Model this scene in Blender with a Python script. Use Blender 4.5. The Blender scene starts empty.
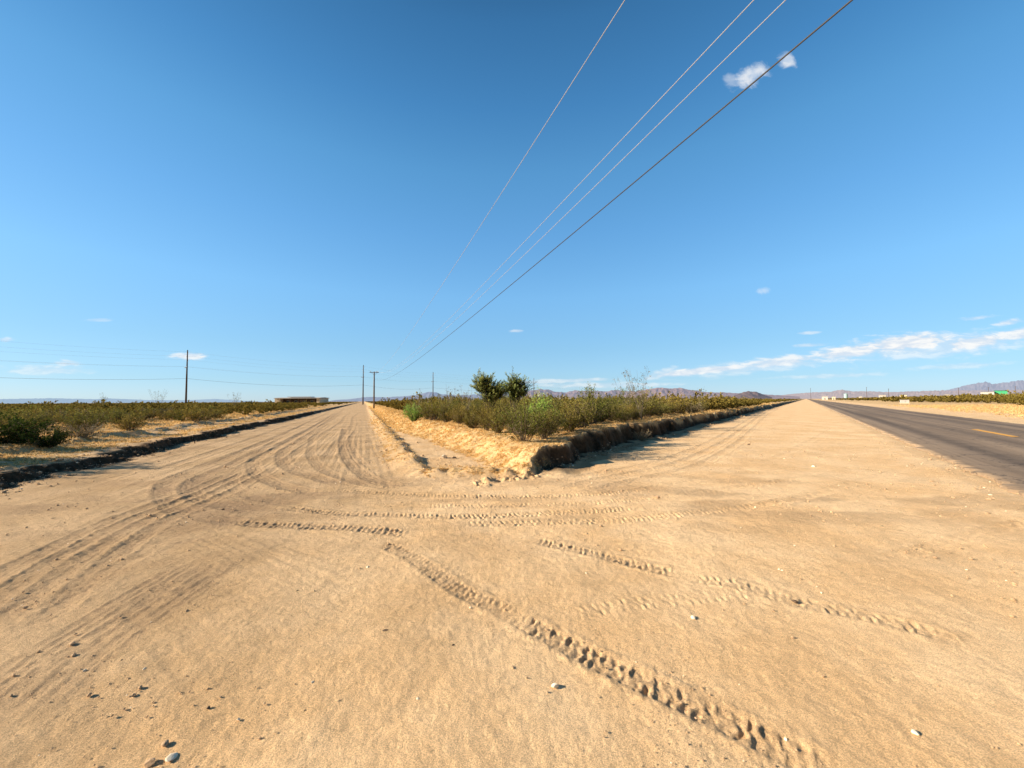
import bpy, math, random
import numpy as np
from mathutils import Vector
rng = np.random.default_rng(7)
random.seed(7)
S = bpy.context.scene
COL = S.collection
CAMH = 1.6
F = 380.0
PITCH = math.radians(2.49)
ROLL = math.radians(0.34)
SUN_EL = math.radians(22)
SUN_S = 0.13          # shadows run along +X and slightly +Y

# ------------------------------------------------------------------ helpers
def ray(px, py):
    a2 = (px-512)/F; b2 = (384-py)/F
    a = a2*math.cos(ROLL)+b2*math.sin(ROLL); b = -a2*math.sin(ROLL)+b2*math.cos(ROLL)
    y = math.cos(PITCH)-b*math.sin(PITCH); z = math.sin(PITCH)+b*math.cos(PITCH)
    return np.array([a, y, z])
def G(px, py, z=0.0):
    r = ray(px, py); t = (z-CAMH)/r[2]
    return np.array([r[0]*t, r[1]*t])
def AT(px, py, Y):
    r = ray(px, py); t = Y/r[1]
    return np.array([r[0]*t, Y, CAMH+r[2]*t])
def ss(a, b, x):
    t = np.clip((np.asarray(x, float)-a)/(b-a), 0, 1); return t*t*(3-2*t)
def _h(ix, iy, s):
    n = (ix.astype(np.int64)*374761393 + iy.astype(np.int64)*668265263 + s*982451653) & 0xffffffff
    n = ((n ^ (n >> 13))*1274126177) & 0xffffffff
    n = n ^ (n >> 16)
    return (n & 0xffff)/65535.0*2*np.pi
def noise(x, y, s=0):
    x = np.asarray(x, float); y = np.asarray(y, float)
    ix = np.floor(x); iy = np.floor(y); fx = x-ix; fy = y-iy
    u = fx*fx*fx*(fx*(fx*6-15)+10); v = fy*fy*fy*(fy*(fy*6-15)+10)
    def g(dx, dy):
        a = _h(ix+dx, iy+dy, s); return np.cos(a)*(fx-dx)+np.sin(a)*(fy-dy)
    a = g(0, 0)*(1-u)+g(1, 0)*u; b = g(0, 1)*(1-u)+g(1, 1)*u
    return (a*(1-v)+b*v)*1.5
def fbm(x, y, o=3, s=0):
    r = 0; a = 1.0
    for i in range(o):
        r = r+a*noise(x, y, s+i*17); x = x*2.03+5.1; y = y*2.03+3.7; a *= .5
    return r
def tag(o, label=None, cat=None, group=None, kind=None):
    if label: o['label'] = label
    if cat: o['category'] = cat
    if group: o['group'] = group
    if kind: o['kind'] = kind
    return o
def empty(name, loc, rz=0, sc=1):
    o = bpy.data.objects.new(name, None); COL.objects.link(o)
    o.location = loc; o.rotation_euler = (0, 0, rz)
    o.scale = (sc, sc, sc) if not hasattr(sc, '__len__') else sc
    o.empty_display_size = .2
    return o
def raw_mesh(name, V, quads=None, tris=None, mats=(), smooth=False, mi_q=None, mi_t=None, face_attr=None, point_attr=None):
    me = bpy.data.meshes.new(name)
    V = np.asarray(V, np.float32)
    nq = 0 if quads is None else len(quads); nt = 0 if tris is None else len(tris)
    me.vertices.add(len(V)); me.vertices.foreach_set('co', V.ravel())
    idx = []
    if nq: idx.append(np.asarray(quads, np.int32).ravel())
    if nt: idx.append(np.asarray(tris, np.int32).ravel())
    idx = np.concatenate(idx)
    me.loops.add(len(idx)); me.loops.foreach_set('vertex_index', idx)
    me.polygons.add(nq+nt)
    st = np.concatenate([np.arange(nq)*4, nq*4+np.arange(nt)*3]).astype(np.int32)
    me.polygons.foreach_set('loop_start', st)
    for m in mats: me.materials.append(m)
    if mi_q is not None or mi_t is not None:
        mi = np.concatenate([np.zeros(nq, np.int32) if mi_q is None else np.asarray(mi_q, np.int32),
                             np.zeros(nt, np.int32) if mi_t is None else np.asarray(mi_t, np.int32)])
        me.polygons.foreach_set('material_index', mi)
    me.polygons.foreach_set('use_smooth', np.full(nq+nt, smooth))
    for k, v in (face_attr or {}).items():
        at = me.attributes.new(k, 'FLOAT', 'FACE'); at.data.foreach_set('value', np.asarray(v, np.float32))
    for k, v in (point_attr or {}).items():
        at = me.attributes.new(k, 'FLOAT', 'POINT'); at.data.foreach_set('value', np.asarray(v, np.float32))
    me.update(); me.validate()
    return me
def link(name, me, parent=None, loc=(0, 0, 0)):
    o = bpy.data.objects.new(name, me); COL.objects.link(o); o.location = loc
    if parent is not None: o.parent = parent
    return o

class MB:
    """collects boxes, bars, tubes into one mesh"""
    def __init__(s): s.v = []; s.f = []
    def add(s, vs, fs):
        b = len(s.v); s.v += [tuple(map(float, v)) for v in vs]; s.f += [tuple(i+b for i in f) for f in fs]; return s
    def box(s, x0, x1, y0, y1, z0, z1):
        vs = [(x0, y0, z0), (x1, y0, z0), (x1, y1, z0), (x0, y1, z0), (x0, y0, z1), (x1, y0, z1), (x1, y1, z1), (x0, y1, z1)]
        return s.add(vs, [(0, 3, 2, 1), (4, 5, 6, 7), (0, 1, 5, 4), (1, 2, 6, 5), (2, 3, 7, 6), (3, 0, 4, 7)])
    def tube(s, pts, rad, n=8, cap=True):
        pts = [Vector(p) for p in pts]
        rads = rad if hasattr(rad, '__len__') else [rad]*len(pts)
        vs = []; fs = []
        for i, p in enumerate(pts):
            d = (pts[min(i+1, len(pts)-1)]-pts[max(i-1, 0)]).normalized()
            up = Vector((0, 0, 1)) if abs(d.z) < .95 else Vector((0, 1, 0))
            a = d.cross(up).normalized(); b = a.cross(d).normalized()
            for k in range(n):
                t = 2*math.pi*k/n; vs.append(p+(a*math.cos(t)+b*math.sin(t))*rads[i])
        for i in range(len(pts)-1):
            for k in range(n):
                fs.append((i*n+k, i*n+(k+1) % n, (i+1)*n+(k+1) % n, (i+1)*n+k))
        if cap:
            fs.append(tuple(range(n))[::-1]); fs.append(tuple(range((len(pts)-1)*n, len(pts)*n)))
        return s.add(vs, fs)
    def build(s, name, m, parent=None, smooth=False, bevel=0):
        me = bpy.data.meshes.new(name); me.from_pydata(s.v, [], s.f); me.materials.append(m)
        for p in me.polygons: p.use_smooth = smooth
        me.update()
        o = link(name, me, parent)
        if bevel:
            b = o.modifiers.new('b', 'BEVEL'); b.width = bevel; b.segments = 2; b.limit_method = 'ANGLE'
        return o

# ------------------------------------------------------------------ node materials
def mat(name, rough=.9, spec=.2):
    m = bpy.data.materials.new(name); m.use_nodes = True
    nt = m.node_tree; b = nt.nodes['Principled BSDF']
    b.inputs['Roughness'].default_value = rough; b.inputs['Specular IOR Level'].default_value = spec
    return m, nt, b
class N:
    def __init__(s, nt): s.nt = nt
    def n(s, t, **k):
        nd = s.nt.nodes.new(t)
        for a, v in k.items(): setattr(nd, a, v)
        return nd
    def put(s, sock, v):
        if v is None: return
        if isinstance(v, bpy.types.NodeSocket): s.nt.links.new(v, sock)
        else: sock.default_value = v
    def m(s, op, a, b=None, c=None, clamp=False):
        nd = s.n('ShaderNodeMath', operation=op); nd.use_clamp = clamp
        s.put(nd.inputs[0], a); s.put(nd.inputs[1], b); s.put(nd.inputs[2], c); return nd.outputs[0]
    def mr(s, v, a, b, c=0., d=1., smooth=True):
        nd = s.n('ShaderNodeMapRange'); nd.interpolation_type = 'SMOOTHSTEP' if smooth else 'LINEAR'
        s.put(nd.inputs['Value'], v); s.put(nd.inputs['From Min'], a); s.put(nd.inputs['From Max'], b)
        s.put(nd.inputs['To Min'], c); s.put(nd.inputs['To Max'], d); return nd.outputs['Result']
    def mix(s, f, a, b, t='MIX'):
        nd = s.n('ShaderNodeMix', data_type='RGBA'); nd.blend_type = t
        s.put(nd.inputs['Factor'], f)
        s.put(nd.inputs['A'], a if not isinstance(a, tuple) else (*a, 1)[:4]); s.put(nd.inputs['B'], b if not isinstance(b, tuple) else (*b, 1)[:4])
        # colour sockets share names with float ones: address by type
        return nd.outputs['Result']
def MixC(nt, f, a, b, blend='MIX'):
    nd = nt.nodes.new('ShaderNodeMix'); nd.data_type = 'RGBA'; nd.blend_type = blend
    ins = [i for i in nd.inputs if i.type == 'RGBA']; out = [o for o in nd.outputs if o.type == 'RGBA'][0]
    fs = nd.inputs[0]
    if isinstance(f, bpy.types.NodeSocket): nt.links.new(f, fs)
    else: fs.default_value = f
    for sck, v in zip(ins, (a, b)):
        if isinstance(v, bpy.types.NodeSocket): nt.links.new(v, sck)
        else: sck.default_value = (*v, 1)
    return out
def attr(nt, name):
    a = nt.nodes.new('ShaderNodeAttribute'); a.attribute_name = name; return a.outputs['Fac']
def tex(nt, kind, vec, scale, detail=4, rough=.55, **k):
    t = nt.nodes.new(kind)
    if vec is not None: nt.links.new(vec, t.inputs['Vector'])
    t.inputs['Scale'].default_value = scale
    if 'Detail' in t.inputs: t.inputs['Detail'].default_value = detail
    if 'Roughness' in t.inputs: t.inputs['Roughness'].default_value = rough
    return t
def simple(name, col, rough=.8, spec=.2, var=.15, scale=8., metal=0., bump=0.):
    m, nt, b = mat(name, rough, spec); n = N(nt)
    tc = nt.nodes.new('ShaderNodeTexCoord')
    t = tex(nt, 'ShaderNodeTexNoise', tc.outputs['Object'], scale, 5)
    f = n.mr(t.outputs['Fac'], .3, .7)
    c = MixC(nt, f, tuple(x*(1-var) for x in col), tuple(min(1, x*(1+var)) for x in col))
    nt.links.new(c, b.inputs['Base Color']); b.inputs['Metallic'].default_value = metal
    if bump:
        bp = nt.nodes.new('ShaderNodeBump'); bp.inputs['Distance'].default_value = bump; bp.inputs['Strength'].default_value = 1
        nt.links.new(t.outputs['Fac'], bp.inputs['Height']); nt.links.new(bp.outputs[0], b.inputs['Normal'])
    return m
def leafy(name, c0, c1, c2, trans=.3, va=(.72, .9, .8), vb=(1.15, 1.08, .9)):
    """foliage: colour by per-leaf tone and per-object random, part translucent"""
    m = bpy.data.materials.new(name); m.use_nodes = True; nt = m.node_tree
    for x in list(nt.nodes): nt.nodes.remove(x)
    n = N(nt); out = nt.nodes.new('ShaderNodeOutputMaterial')
    tone = attr(nt, 'tone'); oi = nt.nodes.new('ShaderNodeObjectInfo')
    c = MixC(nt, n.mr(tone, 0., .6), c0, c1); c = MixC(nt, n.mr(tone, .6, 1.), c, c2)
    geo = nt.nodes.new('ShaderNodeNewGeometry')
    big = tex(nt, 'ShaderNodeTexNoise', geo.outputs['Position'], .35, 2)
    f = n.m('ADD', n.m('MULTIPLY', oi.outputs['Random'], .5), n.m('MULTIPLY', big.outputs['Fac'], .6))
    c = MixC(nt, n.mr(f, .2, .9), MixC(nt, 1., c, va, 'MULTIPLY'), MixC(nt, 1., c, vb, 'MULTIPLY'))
    d = nt.nodes.new('ShaderNodeBsdfDiffuse'); t = nt.nodes.new('ShaderNodeBsdfTranslucent'); mx = nt.nodes.new('ShaderNodeMixShader')
    nt.links.new(c, d.inputs[0]); nt.links.new(c, t.inputs[0]); mx.inputs[0].default_value = trans
    nt.links.new(d.outputs[0], mx.inputs[1]); nt.links.new(t.outputs[0], mx.inputs[2]); nt.links.new(mx.outputs[0], out.inputs[0])
    return m

# ------------------------------------------------------------------ terrain functions
RD = (.612, .791)           # unit vector along the paved road
LD = (-.363, .932)          # unit vector along the dirt road
def P_(X, Y): return RD[1]*X-RD[0]*Y
def A_(X, Y): return RD[0]*X+RD[1]*Y
def Q_(X, Y): return LD[1]*X-LD[0]*Y
def B_(X, Y): return LD[0]*X+LD[1]*Y
def QB(Y): return np.interp(Y, [8.3, 9.5, 12.4, 15.6, 22, 40], [3.1, 2.9, 2.6, 2.4, 1.5, 1.3])
def SW(Y): return np.interp(Y, [9, 12, 16], [1.0, 1.4, 1.7])
def bank_edges(X, Y):
    p = P_(X, Y); q = Q_(X, Y); a = A_(X, Y); b = B_(X, Y)
    near = 1-ss(40, 120, Y)
    dp = -5.65-p+.75*(1-ss(9.5, 13, a))+(.45*noise(a*.35, 0*a, 3)+.38*noise(a*1.15, p*1.1, 4)+.10*noise(a*3.2, p*3.2, 5))*near
    dl = -6.5-q+(.4*noise(b*.4, 0*b, 8)+.3*noise(b*1.3, q*1.2, 9)+.10*noise(b*3.5, q*3.5, 10))*near
    return dp, dl
def regions(X, Y):
    X = np.asarray(X, float); Y = np.asarray(Y, float)
    p = P_(X, Y); q = Q_(X, Y)
    dp, dl = bank_edges(X, Y)
    fr = ss(0, .6, Y-7.85+.35*noise(X*.8, Y*.8, 12)-.25*(q < 0))
    s = (q-QB(Y))/SW(Y)+.12*noise(X*1.3, Y*1.3, 14)
    return p, q, dp, dl, fr, s
def Z(X, Y):
    X = np.asarray(X, float); Y = np.asarray(Y, float)
    p, q, dp, dl, fr, s = regions(X, Y)
    a = A_(X, Y); b = B_(X, Y)
    zr = np.interp(p, [-7, -5.2, -3.5, -1, 1.2, 2.3, 2.65, 3.1, 9.7, 10.1, 13, 20, 60], [-.09, -.11, -.09, -.05, .0, .03, .012, -.06, -.06, .02, -.06, .0, .55])
    zr = np.where((p < 2.3) & (zr < 0), zr*ss(6, 19, a), zr)
    zr = np.where(Y < 0, np.where(p < 2.7, 0, zr), zr)
    # wedge between the two roads
    win = fr*ss(-.2, .1, dp)*ss(.7, 1.3, q)
    bw = .30+.5*np.clip(noise(a*.8, p*.6, 23)+.05, 0, 1)
    Bk = ss(-.05, bw, dp)**.8*fr
    plat = .015+.47*ss(0, 1, s)+.06*ss(0, 1, s)*fbm(X*.5, Y*.5, 2, 20)
    plat = plat+.09*np.exp(-(np.clip(dp, 0, 9)/1.3)**2)*ss(9.2, 13, Y)*(1-ss(22, 45, Y))*ss(0, .6, s)
    zw = zr*(1-Bk*ss(.6, 1.6, q))+plat*Bk*ss(.6, 1.6, q)
    z = np.where(q > .6, zw, zr)
    # graded berm along the dirt road's right side and along the front
    br = .8*np.exp(-((q-1.15-.12*noise(b*.8, 0*b, 31))/np.where(q > 1.15, .2, .42))**2)
    z = z+.17*br*ss(8.0, 9.5, Y)*(1+.35*noise(b*2.2, q*2, 33))*(1-ss(60, 140, Y))
    bf = 1.6*np.exp(-((Y-8.4-.1*noise(X*2, 0*X, 35))/.28)**2)
    z = z+.05*bf*ss(.6, 1.4, q)*ss(0, .5, dp)*(1+.8*noise(X*4, Y*4, 36))
    # slight spill of soil at the foot of the bank
    z = z+.05*np.exp(-((dp+.2)/.2)**2)*fr*ss(2, 3.5, q)*(1+.9*noise(X*2.5, Y*2.5, 37))*(1-ss(50, 90, Y))*(q > 0)
    # left side
    L = ss(-.02, .24+.4*np.clip(noise(b*.7, q*.5, 24)+.1, 0, 1), dl)
    zl = .12+.1*ss(9, 15, b)+.18*ss(1.5, 5, dl)+.12*np.exp(-((dl-2.9-.5*noise(b*.15, 0*b, 40))/.35)**2)*(1-ss(60, 120, Y))+.07*fbm(X*.45, Y*.45, 2, 41)
    z = z*(1-L)+zl*L
    return z
def straw(X, Y):
    """0..1 how much dry straw grass covers the ground"""
    p, q, dp, dl, fr, s = regions(X, Y)
    n1 = fbm(X*.55, Y*.55, 3, 50)
    w = fr*ss(.2, .38, dp)*ss(1.0, 1.4, q)*np.clip(ss(-.15, .12, s+.25*n1*.6), 0, 1)
    w2 = fr*ss(0, .1, dp)*.9*np.exp(-((Y-8.5)/.5)**2)*ss(1.0, 1.5, q)*ss(-.35, .0, noise(X*2.2, Y*2.2, 52))
    w3 = .3*np.exp(-((q-1.0)/.4)**2)*ss(8.6, 10, Y)*(dp > 0)*(1-ss(25, 50, Y))
    l = ss(.5, 1.1, dl)*(1-.65*ss(-.05, .3, n1))*(1-.8*ss(1.2, 1.6, dl)*(1-ss(2.7, 3.1, dl))*ss(14, 18, Y))
    r = .9*ss(14, 18, p+5*n1*.6)
    return np.clip(np.where(p > 3, r, np.maximum(np.maximum(w, w2), np.maximum(w3, np.where(q < 0, l, 0)))), 0, 1)

# ------------------------------------------------------------------ tyre tracks
def spline(pts, step):
    pts = [np.array(p, float) for p in pts]
    P = [2*pts[0]-pts[1]]+pts+[2*pts[-1]-pts[-2]]
    out = []
    for i in range(1, len(P)-2):
        L = np.linalg.norm(P[i+1]-P[i]); n = max(2, int(L/step))
        for k in range(n):
            t = k/n
            out.append(.5*((2*P[i])+(-P[i-1]+P[i+1])*t+(2*P[i-1]-5*P[i]+4*P[i+1]-P[i+2])*t*t+(-P[i-1]+3*P[i]-3*P[i+1]+P[i+2])*t**3))
    out.append(P[-2]); return np.array(out)
TR = []   # (points, half width, depth, kind, tone)
def track(px, hw=.1, depth=.012, kind='tread', tone=.5, z=0., dx=0.):
    w = spline([G(x, y, z) for x, y in px], .15)
    if dx:
        d = np.gradient(w, axis=0); d /= np.linalg.norm(d, axis=1)[:, None]+1e-9
        w = w+np.stack([-d[:, 1], d[:, 0]], 1)*dx
    TR.append((w, hw, depth, kind, tone))
track([(376, 541), (410, 556), (440, 577), (468, 594), (497, 606), (525, 624)], .085, .013, 'tread', .6)
track([(505, 612), (560, 641), (600, 661), (650, 685), (700, 708), (750, 733), (800, 757), (870, 795)], .09, .018, 'tread', .6)
track([(528, 539), (580, 551), (650, 567), (690, 577)], .085, .016, 'tread', .4)
track([(682, 577), (740, 585), (790, 600), (850, 612), (915, 628), (1000, 655)], .085, .012, 'tread', .3)
track([(225, 521), (262, 524), (300, 526), (360, 529), (415, 534)], .1, .016, 'tread', .6)
track([(165, 482), (163, 495), (178, 509), (208, 517), (245, 523)], .14, .009, 'rut', .8)
track([(280, 507), (330, 513), (380, 515), (450, 517), (500, 516), (560, 513), (640, 508)], .09, .013, 'tread', .4)
track([(455, 524), (500, 523.5), (560, 522), (620, 520), (690, 513), (760, 505), (830, 492)], .1, .011, 'tread', .2)
track([(330, 490), (400, 494), (450, 496), (520, 497), (600, 494), (660, 487)], .09, .01, 'tread', .3)
track([(420, 505), (480, 506), (520, 505), (600, 503), (700, 492), (800, 478)], .09, .008, 'tread', .2)
track([(880, 560), (940, 545), (1000, 530), (1040, 520)], .09, .008, 'tread', .1)
track([(560, 618), (620, 606), (700, 598), (780, 590)], .09, .007, 'tread', .1)
track([(345, 428), (343, 440), (346, 455), (358, 470), (378, 482), (410, 488)], .15, .016, 'rut', .9)
track([(356, 430), (350, 440), (355, 455), (366, 468)], .12, .012, 'rut', .7)
# turning arcs off the dirt road towards the paved road
track([(338, 412), (312, 432), (288, 448), (283, 462), (300, 472), (340, 484)], .16, .013, 'rut', .8)
track([(330, 416), (296, 438), (262, 455), (254, 468), (272, 482), (320, 494)], .15, .014, 'rut', .7)
track([(335, 413), (300, 434), (262, 450), (228, 466), (196, 480), (192, 492), (215, 503), (262, 512)], .15, .010, 'rut', .9)
track([(332, 410), (292, 430), (240, 452), (200, 468), (172, 480), (164, 490)], .16, .012, 'rut', .6)
track([(320, 415), (285, 435), (250, 462), (232, 480), (250, 496), (300, 506)], .12, .008, 'rut', .5)
track([(344, 408), (325, 425), (312, 445), (318, 465), (350, 480), (400, 490)], .13, .01, 'rut', .6)
# straight passes towards lower left
for dx in (0, .22, -.25, .5):
    track([(250, 470), (190, 497), (130, 520), (70, 552), (0, 596), (-60, 640)], .1, .012, 'rut', .6, dx=dx)
for dx in (0, .18, .36, -.2, -.45):
    track([(215, 560), (150, 600), (100, 632), (50, 668), (0, 708), (-50, 750)], .035, .006, 'rut', .6, dx=dx*.6)
    track([(215, 560), (150, 600), (100, 632), (50, 668), (0, 708), (-50, 750)], .03, .005, 'rut', .6, dx=dx*.6+.07)
track([(185, 575), (150, 600), (120, 622), (90, 640), (64, 655)], .08, .008, 'tread', .7)
track([(0, 640), (40, 618), (90, 590), (130, 560), (170, 540)], .1, .01, 'rut', .4)
for k in range(7):
    yy = 500+k*9
    track([(250-k*4, yy-25), (150, yy), (60, yy+40), (-30, yy+92)], .08, .004, 'rut', .3)
# ruts in the swale beside the bank
for dx in (0, -.5, .45):
    track([(560, 488), (620, 475), (680, 461), (722, 441), (745, 426), (768, 411), (785, 404)], .13, .013-.005*abs(dx), 'rut', .3, dx=dx)
track([(600, 500), (700, 478), (780, 455), (830, 430)], .12, .006, 'rut', .1)
track([(700, 520), (800, 497), (900, 470), (960, 455)], .12, .006, 'rut', .1)
for k in range(6):   # parallel passes along the dirt road
    q0 = -5.6+k*.95
    TR.append((np.stack([q0*LD[1]+np.linspace(12, 60, 200)*LD[0]+.15*np.sin(np.linspace(0, 9, 200)+k), -q0*LD[0]+np.linspace(12, 60, 200)*LD[1]], 1), .16, .012, 'rut', .4))

def apply_tracks(X, Y, Zt, tone):
    for w, hw, depth, kind, tn in TR:
        mrg = .5
        sel = np.where((X > w[:, 0].min()-mrg) & (X < w[:, 0].max()+mrg) & (Y > w[:, 1].min()-mrg) & (Y < w[:, 1].max()+mrg))[0]
        if len(sel) == 0: continue
        seg = w[1:]-w[:-1]; L = np.linalg.norm(seg, axis=1)+1e-9; acc = np.concatenate([[0], np.cumsum(L)])
        best = np.full(len(sel), 9.); arc = np.zeros(len(sel)); side = np.zeros(len(sel))
        x = X[sel]; y = Y[sel]
        for i in range(len(seg)):
            c = np.where((np.abs(x-w[i, 0]) < L[i]+mrg) & (np.abs(y-w[i, 1]) < L[i]+mrg))[0]
            if len(c) == 0: continue
            ax = x[c]-w[i, 0]; ay = y[c]-w[i, 1]; t = np.clip((ax*seg[i, 0]+ay*seg[i, 1])/L[i]**2, 0, 1)
            ex = ax-t*seg[i, 0]; ey = ay-t*seg[i, 1]; d = np.hypot(ex, ey)
            u = d < best[c]; cc = c[u]
            best[cc] = d[u]; arc[cc] = acc[i]+t[u]*L[i]; side[cc] = np.sign(seg[i, 0]*ey[u]-seg[i, 1]*ex[u])
        m = best < hw*2.6; sel = sel[m]; d = best[m]; s = arc[m]; sd = side[m]
        tot = acc[-1]
        end = ss(0, .35, s)*ss(0, .35, tot-s)
        vary = .8+.4*ss(-.35, .35, noise(s*1.3, s*0+hw*50, 61))
        e = end*vary
        inside = 1-ss(hw*.75, hw*1.05, d)
        rim = np.exp(-((d-hw*1.3)/(hw*.28))**2)
        jit = noise(X[sel]*14, Y[sel]*14, 62)+.6*noise(X[sel]*38, Y[sel]*38, 63)
        if kind == 'tread':
            per = hw*.72
            ph = s/per*2*np.pi+np.where(sd > 0, 0, np.pi)+d/hw*1.1
            lug = np.sin(ph+1.5*jit)
            amp = np.clip(.75+1.1*noise(s/per*.9+np.where(sd > 0, 0, 40), 0*s+3.3, 64), .1, 1.5)
            lug = np.tanh(lug*1.5)*amp
            mid = 1-np.exp(-(d/(hw*.18))**2)*.7
            Zt[sel] += .75*np.clip(np.hypot(X[sel], Y[sel])/5, .8, 2.0)*e*(inside*depth*(-.45+.75*lug*mid+.55*jit)+rim*depth*(.35+.55*jit))
        else:
            r2 = np.sin(d/hw*7)*.25
            Zt[sel] += .52*np.clip(np.hypot(X[sel], Y[sel])/5, .6, 1.45)*e*(-inside*depth*(.8+r2+.5*jit)+rim*depth*(.45+.6*jit))
        tone[sel] = np.maximum(tone[sel], e*tn*(1-ss(hw*.8, hw*1.7, d))*(.7+.5*jit))

# ------------------------------------------------------------------ ground sheet
def build_ground():
    az = np.concatenate([np.linspace(-180, -64, 60, endpoint=False), np.linspace(-64, 64, 1250), np.linspace(64, 180, 60, endpoint=False)[1:]])
    az = np.radians(az)
    r = np.concatenate([[.25], np.exp(np.linspace(math.log(.7), math.log(60), 1080)), np.exp(np.linspace(math.log(60), math.log(16000), 240))[1:]])
    nR, nA = len(r), len(az)
    R, Aa = np.meshgrid(r, az, indexing='ij')
    X = (R*np.sin(Aa)).ravel(); Y = (R*np.cos(Aa)).ravel()
    Zt = Z(X, Y)
    Rr = R.ravel()
    near = 1-ss(15, 60, Rr)
    p = P_(X, Y); q = Q_(X, Y); b = B_(X, Y)
    st = straw(X, Y)
    _, _, dp, dl, fr, _s = regions(X, Y)
    onroad = (dl < 0) & ((dp < 0) | (q < .9))
    # undulation and roughness
    Zt += near*(.012*fbm(X*.9, Y*.9, 3, 70)+.0036*fbm(X*4.5, Y*4.5, 3, 71)+.0022*fbm(X*17, Y*17, 2, 72))*(~((p > 2.75) & (p < 10.0)))
    Zt += near*(.006+.016*st)*np.where(onroad, 0, 1)*fbm(X*5, Y*5, 3, 73)*(~((p > 2.75) & (p < 10.0)))
    # crumbly clods on the bank faces
    face = np.exp(-((dp-.12)/.2)**2)*(q > 2)+np.exp(-((dl-.1)/.2)**2)
    Zt += near*face*.07*fbm(X*5, Y*5, 4, 74)
    # parallel scraping along the dirt road
    lr = ss(-6.6, -6, q)*(1-ss(.4, 1.2, q))*ss(4, 11, Y)
    Zt += near*lr*.006*(noise(q*5, b*.12, 75)+noise(q*11, b*.2, 76))
    # the same streaks swing to the right in front of the junction
    rad = np.hypot(X+1.5, Y-11)
    arcm = np.exp(-((Y-6.3)/1.8)**2)*(1-ss(6, 10, np.abs(X)))
    Zt += near*arcm*.003*(noise(Y*5-X*.35, X*.15, 77)+noise(Y*12-X*.8, X*.3, 78))
    # lower left scuffs
    sc = ss(.5, 2.5, -X)*(1-ss(4, 6.5, Y))
    u = X*.84-Y*.54
    Zt += sc*.0025*(noise((X*.54+Y*.84)*6, u*.35, 79)+noise((X*.54+Y*.84)*15, u*.6, 80))
    tone = np.zeros(len(X))
    apply_tracks(X, Y, Zt, tone)
    comp = ss(-2.2, 2.6, -P_(X, Y)*.35-q*.75-1.0+1.6*fbm(X*.22, Y*.22, 3, 81))    # darker compacted soil of the dirt road
    comp = np.where((q > 1.2) & (Y > 8.0) & (dp > 0), .35, comp)
    comp = np.where(dl > 0, .75, comp)
    cut = (.55*ss(-1.0, -.7, dp+.25*noise(X*1.5, Y*1.5, 85))+.45*ss(-.3, -.05, dp))*ss(7.9, 8.5, Y)*(1-ss(.18, .36, dp))*ss(2.4, 3.2, q)*fr+ss(-.35, -.05, dl)*(1-ss(.3, .5, dl))*(Y > 0)  # mask for shade painted over the bank faces and the sand at their feet
    damp = np.clip(.8*arcm*ss(0, .5, fbm(X*.4, Y*1.1, 3, 82)+.1), 0, 1)
    rock = ss(-1.2, -.2, p-2.95+.8*noise(X*.6, Y*.6, 83))*(p < 3.3)*ss(2, 6, Y)+face*.6
    i = np.arange(nR-1)[:, None]*nA; j = np.arange(nA)[None, :]; j2 = (j+1) % nA
    quads = np.stack([i+j, i+nA+j, i+nA+j2, i+j2], -1).reshape(-1, 4)[:, ::-1]
    V = np.stack([X, Y, Zt], 1)
    V = np.concatenate([V, [[0, 0, float(Zt[:nA].mean())]]]); c = len(V)-1
    tris = np.stack([np.full(nA, c), (np.arange(nA)+1) % nA, np.arange(nA)], 1)
    f = lambda v: np.concatenate([np.clip(v, 0, 1), [0]])
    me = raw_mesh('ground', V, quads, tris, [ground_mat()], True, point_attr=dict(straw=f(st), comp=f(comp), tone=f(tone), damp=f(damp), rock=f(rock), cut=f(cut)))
    o = link('ground', me); tag(o, kind='structure')
    return o
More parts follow.
